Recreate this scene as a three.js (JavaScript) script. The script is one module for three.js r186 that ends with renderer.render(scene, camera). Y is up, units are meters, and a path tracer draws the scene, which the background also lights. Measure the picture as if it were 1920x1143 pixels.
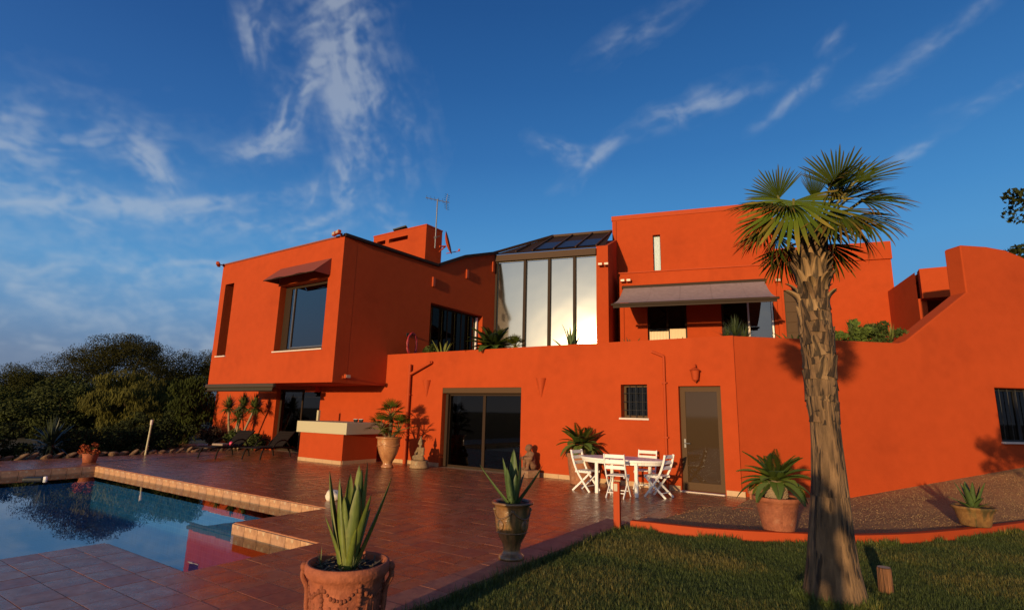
import * as THREE from 'three';
import { mergeGeometries } from 'three/addons/utils/BufferGeometryUtils.js';
import { RoundedBoxGeometry } from 'three/addons/geometries/RoundedBoxGeometry.js';

// ---------------------------------------------------------------- camera, sky, sun, exposure
const scene = new THREE.Scene();
const D2R = Math.PI / 180;
const camera = new THREE.PerspectiveCamera(59.0, 1920 / 1143, 0.05, 6000);
camera.position.set(0, 1.7, 0);
camera.rotation.set(11.28 * D2R, 34.16 * D2R, 1.37 * D2R, 'YXZ');

const SUN = new THREE.Vector3(0.085, 0.0976, 0.99).normalize();
const sun = new THREE.DirectionalLight(new THREE.Color().setRGB(1, 0.70, 0.37), 4.6);
sun.name = 'sun';
sun.position.set(-8, 2, -12).addScaledVector(SUN, 90);
sun.target.position.set(-8, 2, -12);
sun.castShadow = true; sun.shadow.mapSize.set(4096, 4096); sun.shadow.radius = 1.6;
Object.assign(sun.shadow.camera, { left: -40, right: 30, top: 25, bottom: -25, near: 1, far: 220 });
scene.add(sun, sun.target);

const renderer = new THREE.WebGLRenderer({ antialias: true });
renderer.toneMapping = THREE.LinearToneMapping;
renderer.toneMappingExposure = 1.0;
renderer.shadowMap.enabled = true;

function rng(seed) { let a = seed >>> 0; return () => { a = (a + 0x6D2B79F5) | 0; let t = Math.imul(a ^ (a >>> 15), 1 | a); t = (t + Math.imul(t ^ (t >>> 7), 61 | t)) ^ t; return ((t ^ (t >>> 14)) >>> 0) / 4294967296; }; }
const h3 = (x, y, z) => { let n = Math.imul(x, 374761393) + Math.imul(y, 668265263) + Math.imul(z, 2147483647 - 1274126177) | 0; n = Math.imul(n ^ (n >>> 13), 1274126177); return ((n ^ (n >>> 16)) >>> 0) / 4294967296; };
const sm = (t) => t * t * (3 - 2 * t), mix = (a, b, t) => a + (b - a) * t, clamp = (x, a = 0, b = 1) => Math.min(b, Math.max(a, x));
const sstep = (a, b, x) => sm(clamp((x - a) / (b - a)));
function n3(x, y, z) {
  const X = Math.floor(x), Y = Math.floor(y), Z = Math.floor(z), u = sm(x - X), v = sm(y - Y), w = sm(z - Z);
  return mix(mix(mix(h3(X, Y, Z), h3(X + 1, Y, Z), u), mix(h3(X, Y + 1, Z), h3(X + 1, Y + 1, Z), u), v),
    mix(mix(h3(X, Y, Z + 1), h3(X + 1, Y, Z + 1), u), mix(h3(X, Y + 1, Z + 1), h3(X + 1, Y + 1, Z + 1), u), v), w);
}
function fbm(x, y, z, o = 5) { let s = 0, a = 0.5, t = 0; for (let i = 0; i < o; i++) { s += a * n3(x, y, z); t += a; a *= 0.5; x = x * 2.03 + 17.1; y = y * 2.03 + 5.7; z = z * 2.03 + 9.2; } return s / t; }

function makeSky() {
  const W = 3072, H = 1536, data = new Float32Array(W * H * 4);
  const G = [[0, .16, .20, .28], [4, .145, .22, .35], [8, .125, .28, .50], [12, .105, .32, .60], [16, .085, .30, .605], [20, .062, .25, .558], [26, .040, .18, .46], [33, .027, .134, .375], [40, .020, .104, .31], [60, .012, .062, .22], [90, .009, .046, .18]];
  // thin cirrus: azimuth, elevation, half length, half width (degrees), turn, thickness
  const S = [[-55.3, 36.8, 3.0, 2.0, 40, .80], [-53.6, 33.2, 4.4, 2.2, 105, .68], [-52.5, 29.2, 4.0, 1.6, 118, .5], [-58.0, 31.0, 2.6, .9, 55, .8], [-59.6, 26.9, 2.6, 1.3, 70, .95], [-61.0, 24.2, 2.4, .9, 20, .7], [-63.0, 34.0, 2.2, 1.4, 100, .6],
    [-52.3, 23.2, 2.4, 1.5, 85, .75], [-55.8, 21.0, 1.1, .7, 70, .55], [-70.0, 20.4, 2.9, .95, 130, .8], [-66.8, 17.2, 3.4, .9, 15, .62], [-66, 18.3, 8.0, .6, 20, .40], [-72.5, 16.8, 4.2, .8, 0, .42], [-77.0, 15.4, 4.5, 1.5, 0, .5], [-61, 17.8, 4, 1.1, 22, .5], [-55, 18.2, 3.4, 1.2, 28, .5], [-47, 18.8, 3, 1.3, -40, .35], [-50.5, 29, 6, 4, 110, .3],
    [-28.8, 27.2, 2.2, .9, -20, .55], [-25.6, 26.3, 3.0, .6, 35, .5], [-26.5, 24.6, 1.6, .5, 60, .36], [-14.8, 30.3, 3.8, 1.0, 14, .40], [-11.8, 30.4, 3.0, .6, 4, .34], [-4.2, 29.5, 3.2, .5, 30, .36], [8.0, 30.9, 3.8, .6, 24, .36], [2.6, 28.6, 1.8, .7, 10, .36], [10.8, 25.6, 3.2, .5, 12, .34], [5.0, 22.9, 3.4, .45, 24, .34], [-.8, 33.2, .8, .5, 40, .4], [-20, 37.5, 4, 1.1, 25, .28], [-78, 20.5, 7, 3.2, 12, .38], [-88, 17, 8, 2.4, 5, .6], 
    [-74, 10, 13, 3.0, 2, .36], [-64, 12.0, 9, 2.0, 6, .34], [-80, 5.5, 16, 2.4, 0, .36], [-58, 6, 14, 2.0, 2, .26]];
  const r = rng(77);
  for (let i = 0; i < 46; i++) S.push([20 + r() * 220, 8 + r() * 45, 3 + r() * 5, .8 + r() * 1.6, r() * 60 - 15, .35 + .4 * r()]);
  const St = S.map(([a, e, l, w, t, k], id) => ({ id, a, e, l, w, c: Math.cos(t * D2R), s: Math.sin(t * D2R), k, R: 2.6 * Math.max(l, w) }));
  for (let j = 0; j < H; j++) {
    const el = ((j + .5) / H - .5) * 180, y = Math.sin(el * D2R), cy = Math.cos(el * D2R), E = Math.max(el, 0);
    let g = 0; while (g < G.length - 2 && E > G[g + 1][0]) g++;
    const t = clamp((E - G[g][0]) / (G[g + 1][0] - G[g][0]));
    const b0 = mix(G[g][1], G[g + 1][1], t), b1 = mix(G[g][2], G[g + 1][2], t), b2 = mix(G[g][3], G[g + 1][3], t);
    const ce = Math.cos(clamp(E, 0, 60) * D2R), row = St.filter((s) => Math.abs(s.e - el) < s.R);
    for (let i = 0; i < W; i++) {
      const th = ((i + .5) / W - .5) * 2 * Math.PI, x = cy * Math.cos(th), z = cy * Math.sin(th);
      const az = Math.atan2(x, -z) / D2R;
      let c = 0;
      if (el > 0) {
        let k = 0;
        for (const s of row) {
          let da = az - s.a; da -= 360 * Math.round(da / 360); da *= ce; const de = el - s.e;
          const p = (da * s.c + de * s.s) / s.l, q = (-da * s.s + de * s.c) / s.w;
          const g = s.k * Math.exp(-(p * p + q * q) * .8);
          if (g < .012) { k += g; continue; }
          const al = p * s.l, ac = q * s.w, wv = n3(al * .35 + s.id, ac * .5, 3.3) - .5;
          k += g * (.22 + 1.45 * sstep(.34, .72, fbm(al * .34 + wv * 1.2 + s.id * 7.3, ac * 1.05 + wv * 2 + s.id, s.id * 3.1, 5)));
        }
        if (k > .015) {
          const wx = fbm(x * 14 + 3, y * 14, z * 14, 3) - .5;
          const f = fbm(x * 20 + wx * 3.5, y * 30 - wx * 3, z * 20 + wx * 2.5, 6), f2 = fbm(x * 75 + wx * 8, y * 110, z * 75, 4);
          c = clamp(k * (.04 + 1.25 * Math.pow(sstep(.22, .80, f * .6 + f2 * .4 + .10 * (k - .5)), 1.0)), 0, 1);
          c = .66 * (1 - Math.exp(-1.15 * c));
        }
      }
      const gam = Math.acos(clamp(x * SUN.x + y * SUN.y + z * SUN.z, -1, 1)) / D2R;
      const gl = 2.6 * Math.exp(-gam / 5) + 1.15 * Math.exp(-gam / 18);
      const hz = .30 * Math.exp(-E / 7) * Math.exp(-Math.pow(gam / 55, 2));
      const ph = 1 - .34 * sstep(6, 26, el) * (1 - Math.min(1, Math.pow(Math.cos(gam * D2R), 2) / .7)), o = (j * W + i) * 4;
      data[o] = mix(b0 * ph, .52, c) + gl * 1.0 + hz; data[o + 1] = mix(b1 * ph, .57, c) + gl * .80 + hz * .7; data[o + 2] = mix(b2 * (.3 + .7 * ph), .62, c) + gl * .52 + hz * .42; data[o + 3] = 1;
    }
  }
  const tex = new THREE.DataTexture(data, W, H, THREE.RGBAFormat, THREE.FloatType);
  tex.mapping = THREE.EquirectangularReflectionMapping; tex.magFilter = tex.minFilter = THREE.LinearFilter; tex.wrapS = THREE.RepeatWrapping; tex.needsUpdate = true;
  return tex;
}
const skyTexture = makeSky();
scene.background = skyTexture;
scene.environment = skyTexture;

// ---------------------------------------------------------------- helpers
const V = (x, y, z) => new THREE.Vector3(x, y, z);
const taken = {};
function numbered(name) { const n = taken[name] = (taken[name] ?? -1) + 1; return n ? `${name}_${String(n).padStart(3, '0')}` : name; }
function mesh(name, geo, mat, parent) {
  const m = new THREE.Mesh(geo, mat); m.castShadow = m.receiveShadow = true;
  m.name = parent && parent !== scene ? name : numbered(name); (parent ?? scene).add(m); return m;
}
function tag(o, label, category, group) { o.userData.label = label; o.userData.category = category; if (group) o.userData.group = group; return o; }
function thing(name, label, category, pos = [0, 0, 0], turn = 0, group) {
  const o = new THREE.Group(); o.name = numbered(name); o.position.set(...pos); o.rotation.y = turn; scene.add(o); return tag(o, label, category, group);
}
function structure(name, geo, mat) { const m = mesh(name, geo, mat); m.userData.kind = 'structure'; return m; }
function copyOf(src, pos, turn, label, scale) { const c = src.clone(); c.name = numbered(src.name.replace(/_\d{3}$/, '')); c.position.set(...pos); c.rotation.y = turn; if (scale) c.scale.setScalar(scale); c.userData = { ...src.userData }; if (label) c.userData.label = label; scene.add(c); return c; }
const merge = (gs) => { const a = gs.map((g) => (g.index ? g.toNonIndexed() : g)); const keep = a.every((g) => g.attributes.color); for (const g of a) for (const k of Object.keys(g.attributes)) if (!['position', 'normal', 'uv'].includes(k) && !(keep && k === 'color')) g.deleteAttribute(k); return mergeGeometries(a); };
function boxG(w, h, d, x = 0, y = 0, z = 0, ry = 0) {   // uv in metres
  const g = new THREE.BoxGeometry(w, h, d), uv = g.attributes.uv, S = [[d, h], [d, h], [w, d], [w, d], [w, h], [w, h]];
  for (let i = 0; i < uv.count; i++) { const [a, b] = S[i >> 2]; uv.setXY(i, uv.getX(i) * a + x * .37 + z * .61, uv.getY(i) * b + y); }
  if (ry) g.rotateY(ry); return g.translate(x, y, z);
}
const rbox = (w, h, d, r, x = 0, y = 0, z = 0) => new RoundedBoxGeometry(w, h, d, 2, r).translate(x, y, z);
function shapeOf(pts, holes = []) { const s = new THREE.Shape(pts.map(([x, y]) => new THREE.Vector2(x, y))); for (const h of holes) s.holes.push(new THREE.Path(h.map(([x, y]) => new THREE.Vector2(x, y)))); return s; }
const rect = (x0, x1, y0, y1) => [[x0, y0], [x1, y0], [x1, y1], [x0, y1]];
function slab(pts, holes, depth) { return new THREE.ExtrudeGeometry(shapeOf(pts, holes), { depth, bevelEnabled: false }).translate(0, 0, -depth); }   // front face at z = 0
function flat(pts, holes, y0, y1) { return new THREE.ExtrudeGeometry(shapeOf(pts.map(([x, z]) => [x, -z]), (holes || []).map((h) => h.map(([x, z]) => [x, -z]))), { depth: y1 - y0, bevelEnabled: false }).rotateX(-Math.PI / 2).translate(0, y0, 0); }
function bar(a, b, w, h, up = V(0, 1, 0)) {   // rectangular bar between two points
  a = V(...a); b = V(...b); const d = b.clone().sub(a), L = d.length(); d.normalize();
  let s = new THREE.Vector3().crossVectors(up, d); if (s.lengthSq() < 1e-6) s = V(1, 0, 0); s.normalize(); const u = new THREE.Vector3().crossVectors(d, s);
  const g = new THREE.BoxGeometry(w, h, L); g.applyMatrix4(new THREE.Matrix4().makeBasis(s, u, d).setPosition(a.add(b).multiplyScalar(.5))); return g;
}
function tube(pts, r, seg = 16, rad = 8, closed = false) { return new THREE.TubeGeometry(new THREE.CatmullRomCurve3(pts.map((p) => (p.isVector3 ? p : V(...p))), closed), seg, r, rad, closed); }
function rod(a, b, r0, r1 = r0, n = 8) { a = V(...a); b = V(...b); const d = b.clone().sub(a), L = d.length(); const g = new THREE.CylinderGeometry(r1, r0, L, n); g.applyQuaternion(new THREE.Quaternion().setFromUnitVectors(V(0, 1, 0), d.normalize())); return g.translate((a.x + b.x) / 2, (a.y + b.y) / 2, (a.z + b.z) / 2); }
function lathe(p, n = 40) { const g = new THREE.LatheGeometry(p.map(([x, y]) => new THREE.Vector2(x, y)), n), uv = g.attributes.uv, pos = g.attributes.position; for (let i = 0; i < uv.count; i++) uv.setXY(i, uv.getX(i) * 1.6, pos.getY(i)); return g; }
function gridG(nu, nv, fn, closeU = false) {
  const P = [], U = [], I = [];
  for (let j = 0; j <= nv; j++) for (let i = 0; i <= nu; i++) { const p = fn(i / nu, j / nv); P.push(p[0], p[1], p[2]); U.push(p[3] ?? i / nu, p[4] ?? j / nv); }
  for (let j = 0; j < nv; j++) for (let i = 0; i < nu; i++) { const a = j * (nu + 1) + i, b = a + 1, c = a + nu + 1, d = c + 1; I.push(a, b, d, a, d, c); }
  const g = new THREE.BufferGeometry(); g.setAttribute('position', new THREE.Float32BufferAttribute(P, 3)); g.setAttribute('uv', new THREE.Float32BufferAttribute(U, 2)); g.setIndex(I); g.computeVertexNormals(); return g;
}
function tinted(g, fn) { const n = g.attributes.position.count, c = new Float32Array(n * 3), p = g.attributes.position; for (let i = 0; i < n; i++) { const k = fn(p.getX(i), p.getY(i), p.getZ(i), i); c.set(k, i * 3); } g.setAttribute('color', new THREE.BufferAttribute(c, 3)); return g; }

// tileable noise for textures
function pn(seed) {
  const T = new Map();
  return (u, v, f) => { const x = u * f, y = v * f, X = Math.floor(x), Y = Math.floor(y), a = sm(x - X), b = sm(y - Y), w = (i, j) => h3(((i % f) + f) % f, ((j % f) + f) % f, seed * 131 + f); return mix(mix(w(X, Y), w(X + 1, Y), a), mix(w(X, Y + 1), w(X + 1, Y + 1), a), b); };
}
function pf(seed) { const n = pn(seed); return (u, v, f, o = 4) => { let s = 0, a = .5, t = 0; for (let i = 0; i < o; i++) { s += a * n(u, v, f << i); t += a; a *= .5; } return s / t; }; }
function tex(size, fn, { srgb = true, period = 1, pv = period } = {}) {
  const d = new Uint8Array(size * size * 4);
  for (let j = 0; j < size; j++) for (let i = 0; i < size; i++) { let c = fn(i / size, j / size); if (typeof c === 'number') c = [c, c, c]; const o = (j * size + i) * 4; for (let k = 0; k < 3; k++) d[o + k] = clamp(c[k]) * 255; d[o + 3] = 255; }
  const t = new THREE.DataTexture(d, size, size); t.wrapS = t.wrapT = THREE.RepeatWrapping; t.magFilter = t.minFilter = THREE.LinearFilter; if (srgb) t.colorSpace = THREE.SRGBColorSpace; t.repeat.set(1 / period, 1 / pv); t.needsUpdate = true; return t;
}
const lin = (r, g, b) => new THREE.Color().setRGB(r, g, b);
const mat = (c, o = {}) => new THREE.MeshPhysicalMaterial({ color: Array.isArray(c) ? lin(...c) : c, roughness: .8, side: THREE.DoubleSide, ...o });

// ---------------------------------------------------------------- materials
const f1 = pf(1), f2 = pf(2), f3 = pf(3), f4 = pf(4);
const stuccoMap = tex(1024, (u, v) => { const a = f1(u, v, 3, 5), b = f2(u, v, 24, 4), s = sstep(.60, .8, f3(u, v, 5, 5)); const k = .95 + .07 * (a - .5) + .05 * (b - .5) - .03 * s; return [k, k * (.99 + .02 * a), k * (.985 + .03 * b)]; }, { period: 4.3 });
const stuccoBump = tex(512, (u, v) => .5 * f2(u, v, 28, 4) + .5 * f4(u, v, 90, 2), { srgb: false, period: .9 });
const RED = [.440, .0605, .0118];
const wallMat = mat(RED, { map: stuccoMap, bumpMap: stuccoBump, bumpScale: .003, roughness: .88, specularIntensity: .35 });
const paintMat = mat(RED, { map: stuccoMap, roughness: .7, specularIntensity: .4 });
const frameMat = mat([.030, .016, .008], { roughness: .65, specularIntensity: .35 });
const doorMat = mat([.078, .042, .018], { roughness: .6, specularIntensity: .35 });
const glassMat = mat([.13, .125, .115], { transmission: 1, thickness: 0, roughness: .02, ior: 1.42 });
const blueGlass = mat([.12, .13, .14], { transmission: 1, thickness: 0, roughness: .02, ior: 2.2 });
const clearGlass = mat([.92, .94, .93], { transmission: 1, thickness: 0, roughness: .02, ior: 1.45 });
const plasterMat = mat([.50, .44, .36], { roughness: .95 });
const tintGlass = mat([.045, .026, .011], { roughness: .04, ior: 1.5 });
const mirrorGlass = mat([.36, .355, .32], { roughness: .07, metalness: 1, bumpMap: tex(256, (u, v) => f3(u, v, 2, 3), { srgb: false, period: 3 }), bumpScale: .006 });
const blackMat = mat([.012, .012, .012], { roughness: .6 });
const creamMat = mat([.45, .40, .25], { roughness: .7, bumpMap: stuccoBump, bumpScale: .003 });
const whiteMat = mat([.78, .75, .70], { roughness: .4 });
const skirtMat = mat([.52, .33, .17], { map: stuccoMap, roughness: .5 });
const sillMat = mat([.6, .5, .42], { roughness: .6 });
const metalMat = mat([.20, .20, .20], { metalness: .8, roughness: .4 });
const brownMetal = mat([.060, .030, .014], { roughness: .6, specularIntensity: .4 });
const lampGlass = mat([.42, .36, .25], { roughness: .25 });
const tileTex = tex(1024, (u, v) => { const a = f1(u, v, 7, 5), b = f2(u, v, 40, 4), c = f3(u, v, 3, 4), sp = sstep(.68, .8, f4(u, v, 60, 3)); return [.80 + .22 * (a - .5) + .2 * (b - .5) - .12 * sp, .74 + .30 * (a - .5) + .22 * (b - .5) + .18 * (c - .5) - .1 * sp, .72 + .32 * (a - .5) + .2 * (b - .5) + .2 * (c - .5) - .08 * sp]; }, { period: 2.4 });
const tileRough = tex(512, (u, v) => { const k = .22 + .26 * (f2(u, v, 6, 5) - .35) + .10 * f4(u, v, 50, 2); return k; }, { srgb: false, period: 1.9 });
const tileBump = tex(512, (u, v) => .7 * f3(u, v, 9, 4) + .3 * f4(u, v, 70, 2), { srgb: false, period: .8 });
const tileMats = [[.50, .215, .090], [.485, .205, .085], [.52, .225, .097], [.49, .215, .093]].map((c) => mat(c, { map: tileTex, roughness: 1, roughnessMap: tileRough, bumpMap: tileBump, bumpScale: .0018, ior: 1.55 }));
const borderMats = [[.60, .28, .15], [.56, .255, .135]].map((c) => mat(c, { map: tileTex, roughness: .6, bumpMap: tileBump, bumpScale: .002 }));
const groutMat = mat([.40, .185, .092], { roughness: .95 });
const terraTex = tex(512, (u, v) => { const a = f1(u, v, 5, 5), b = f2(u, v, 30, 4), w = sstep(.58, .75, f3(u, v, 6, 5)); return [.82 + .25 * (a - .5) + .2 * (b - .5) + .1 * w, .72 + .3 * (a - .5) + .2 * (b - .5) + .24 * w, .68 + .3 * (a - .5) + .2 * (b - .5) + .32 * w]; }, { period: .9 });
const fineBump = tex(256, (u, v) => f2(u, v, 20, 4), { srgb: false, period: .25 });
const terraMat = mat([.46, .165, .075], { map: terraTex, roughness: .8, bumpMap: fineBump, bumpScale: .004 });
const terraPale = mat([.44, .22, .11], { map: terraTex, roughness: .8, bumpMap: fineBump, bumpScale: .004 });
const stoneMat = mat([.36, .29, .2], { map: terraTex, roughness: .9, bumpMap: fineBump, bumpScale: .006 });
const glazeTex = tex(512, (u, v) => { const a = f1(u, v, 4, 5), d = sstep(.5, .72, f3(u, v * .3, 9, 4)), b = f2(u, v, 26, 4); return [.62 + .5 * (a - .5) + .15 * b - .28 * d, .50 + .42 * (a - .5) + .18 * b - .16 * d, .36 + .3 * (a - .5) + .14 * b - .12 * d]; }, { period: 1 });
const glazeMat = mat([.42, .30, .20], { map: glazeTex, roughness: .32, bumpMap: fineBump, bumpScale: .003, clearcoat: .4, clearcoatRoughness: .25 });
const ochreGlaze = mat([.58, .34, .15], { map: terraTex, roughness: .28, clearcoat: .5, clearcoatRoughness: .2 });
const soilMat = mat([.022, .016, .012], { roughness: 1, bumpMap: fineBump, bumpScale: .02 });
const leafy = (c, o = {}) => mat(c, { roughness: .55, ...o });
const vc = (o = {}) => mat([1, 1, 1], { vertexColors: true, roughness: .6, ...o });
const barkTex = tex(512, (u, v) => { const a = f1(u * 1, v, 3, 4), s = f2(u, v * .12, 40, 4), c = sstep(.62, .72, f3(u, v * .15, 22, 3)); const k = .72 + .5 * (s - .5) + .3 * (a - .5) - .3 * c; return [k, k * .93, k * .82]; }, { period: 1 });
const barkBump = tex(512, (u, v) => .75 * f2(u, v * .12, 40, 4) + .25 * f1(u, v, 30, 3) - .5 * sstep(.62, .72, f3(u, v * .15, 22, 3)) + .2, { srgb: false, period: 1 });
const barkMat = mat([.30, .205, .125], { map: barkTex, bumpMap: barkBump, bumpScale: .03, roughness: .95 });
const woodDark = mat([.014, .009, .007], { roughness: .75, specularIntensity: .4 });

// ---------------------------------------------------------------- the setting: ground, terrace, pool, lawn, gravel
const T0 = .33;
const X0 = -6.15, X1 = -8.13, X2 = -18.03, Z0 = -3.12, Z1 = -4.77, Z2 = -6.42, ZP = 4.8;
const poolPts = [[X0, Z0], [X1, Z0], [X1, ZP], [X2, ZP], [X2, Z2], [X1, Z2], [X1, Z1], [X0, Z1]];
const inPool = (x, z) => (x < X0 && x > X1 && z < Z0 && z > Z1) || (x < X1 && x > X2 && z > Z2 && z < ZP);
const groundTex = tex(512, (u, v) => { const a = f1(u, v, 6, 5), b = f2(u, v, 40, 4); return [.7 + .4 * (a - .5) + .4 * (b - .5), .68 + .4 * (a - .5) + .4 * (b - .5), .5 + .3 * (a - .5) + .3 * (b - .5)]; }, { period: 6 });
const groundMat = mat([.075, .062, .035], { map: groundTex, roughness: 1 });
const far = []; for (let i = 0; i < 64; i++) far.push([Math.cos(i / 64 * 2 * Math.PI) * 2500, Math.sin(i / 64 * 2 * Math.PI) * 2500]);
structure('ground', flat(far, [[[-18.4, 5.1], [-5.8, 5.1], [-5.8, -6.8], [-18.4, -6.8]]], -.45, -.12), groundMat);
const terraceOuter = [[-21.05, 6], [-3.55, 6], [-3.55, -8.6], [-2.9, -9.9], [-2.04, -11.16], [-2.45, -13.3], [-26, -13.3], [-26, -11], [-21.05, -9]];
const terrace = structure('terrace_floor', flat(terraceOuter, [poolPts], -.4, -.008), groutMat);
{ // terracotta tiles, one by one near the camera, joined beyond
  const spots = [], rr = rng(5);
  const inside = (x, z) => { let c = false; for (let i = 0, j = terraceOuter.length - 1; i < terraceOuter.length; j = i++) { const [xi, zi] = terraceOuter[i], [xj, zj] = terraceOuter[j]; if ((zi > z) !== (zj > z) && x < (xj - xi) * (z - zi) / (zj - zi) + xi) c = !c; } return c; };
  for (let i = -60; i <= 14; i++) for (let k = -35; k <= 24; k++) {
    const x = X0 + (i + .5) * T0, z = Z0 + (k + .5) * T0;
    if (!inside(x - .16, z - .16) || !inside(x + .16, z + .16) || !inside(x - .16, z + .16) || !inside(x + .16, z - .16) || inPool(x, z) || (x > -3.98 && z > -8.6) || z < -13.05) continue;
    const p = V(x, 0, z).project(camera); const seen = p.z < 1 && Math.abs(p.x) < 1.05 && Math.abs(p.y) < 1.1;
    spots.push({ x, z, d: Math.hypot(x, z) + (seen ? 0 : 100) });
  }
  spots.sort((a, b) => a.d - b.d);
  const variant = (ou, ov) => { const g = new RoundedBoxGeometry(T0 - .005, .02, T0 - .005, 1, .003), p = g.attributes.position, u = g.attributes.uv; for (let i = 0; i < u.count; i++) u.setXY(i, p.getX(i) + ou, p.getZ(i) + ov); return g; };
  const variants = []; for (let i = 0; i < 14; i++) variants.push(variant(rr() * 2.4, rr() * 2.4));
  const rest = tileMats.map(() => []);
  spots.forEach((s, n) => {
    const g = variants[Math.floor(rr() * 14)], m = Math.floor(rr() * rr() * 4 + .4) % 4, y = -.0095 + (rr() - .5) * .0025, tx = (rr() - .5) * .006, tz = (rr() - .5) * .006;
    if (n < 300) { const t = mesh('tile', g, tileMats[m], terrace); t.position.set(s.x, y, s.z); t.rotation.set(tx, Math.floor(rr() * 4) * Math.PI / 2, tz); }
    else rest[m].push(g.clone().rotateX(tx).rotateZ(tz).translate(s.x, y, s.z));
  });
  rest.forEach((gs, i) => { if (gs.length) { const m = mesh('distant_tiles', merge(gs), tileMats[i], terrace); m.userData.kind = 'stuff'; } });
  // stone border along the lawn
  for (let k = 0; k < 26; k++) { const z = 4.2 - (k + .5) * .5; const b = mesh('border_slab', (borderMats.g ??= boxG(.392, .03, .492)), borderMats[k % 3 ? 0 : 1], terrace); b.position.set(-3.752, -.013 + (k % 2) * .0015, z); }
}
// pool
const poolTile = tex(512, (u, v) => { const g = (t) => Math.min(Math.abs((t * 16) % 1 - .5) * 2, 1) > .93 ? 1 : 0, l = Math.max(g(u), g(v)), n = h3(Math.floor(u * 16), Math.floor(v * 16), 3); return l ? [.55, .62, .66] : [.25 + .08 * n, .46 + .08 * n, .60 + .08 * n]; }, { period: 1.6 });
const poolMat = mat([.48, .78, .92], { map: poolTile, roughness: .4 });
const basin = structure('pool_basin', (() => { const gs = []; for (let i = 0; i < poolPts.length; i++) { const [a, b] = poolPts[i], [c, d] = poolPts[(i + 1) % poolPts.length], L = Math.hypot(c - a, d - b); gs.push(gridG(1, 1, (u, v) => [mix(a, c, u), mix(-1.6, -.165, v), mix(b, d, u), u * L, v * 1.4])); } gs.push(flat(poolPts, null, -1.75, -1.6)); return merge(gs); })(), poolMat);
{ const gA = boxG(.322, .155, .05), gB = boxG(.05, .155, .322), cm = [mat([.66, .46, .25], { map: terraTex, roughness: .55 }), mat([.60, .43, .26], { map: terraTex, roughness: .55 })];
  for (let i = 0; i < poolPts.length; i++) {
    const [a, b] = poolPts[i], [c, d] = poolPts[(i + 1) % poolPts.length], L = Math.hypot(c - a, d - b), n = Math.round(L / T0), ux = (c - a) / L, uz = (d - b) / L, ox = uz, oz = -ux;
    for (let k = 0; k < n; k++) { const t = (k + .5) * L / n, q = mesh('coping_stone', Math.abs(ux) > .5 ? gA : gB, cm[(k * 7 + i) % 3 ? 0 : 1], basin); const s = inPool(a + ux * t + ox * .1, b + uz * t + oz * .1) ? 1 : -1; q.position.set(a + ux * t + s * ox * .012, -.094, b + uz * t + s * oz * .012); }
  } }
const waveBump = tex(512, (u, v) => .5 * f1(u, v, 5, 4) + .5 * f2(u, v, 14, 3), { srgb: false, period: 4 });
const waterMat = mat([.62, .84, .92], { transmission: 1, thickness: 0, roughness: .008, ior: 1.36, bumpMap: waveBump, bumpScale: .0005 });
{ const e = .01, g = new THREE.ShapeGeometry(shapeOf(poolPts.map(([x, z]) => [x, -z]))).rotateX(-Math.PI / 2).translate(0, -.15, 0); structure('water', g, waterMat); }

// lawn, kerb, gravel
const kerbPts = [[-3.38, -8.44], [-2.2, -8.66], [-1.13, -9.16], [-.5, -9.56], [.14, -10.19], [.83, -11.13], [1.81, -12.73], [3.2, -15.2], [5.2, -18.6], [8, -23]];
const kerbCurve = new THREE.CatmullRomCurve3(kerbPts.map(([x, z]) => V(x, 0, z)));
const kerbSamples = kerbCurve.getSpacedPoints(140);
const kerbZ = (x) => { if (x < kerbSamples[0].x) return -8.44; for (let i = 1; i < kerbSamples.length; i++) if (kerbSamples[i].x >= x) { const a = kerbSamples[i - 1], b = kerbSamples[i]; return mix(a.z, b.z, (x - a.x) / (b.x - a.x)); } return -23; };
const lawnPts = [[-3.55, 7], [-3.55, -8.5]]; for (const p of kerbSamples) lawnPts.push([p.x, p.z - .02]); lawnPts.push([30, -23], [30, 7]);
structure('lawn', flat(lawnPts, null, -.11, -.055), mat([.060, .064, .014], { map: groundTex, roughness: 1 }));
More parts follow.
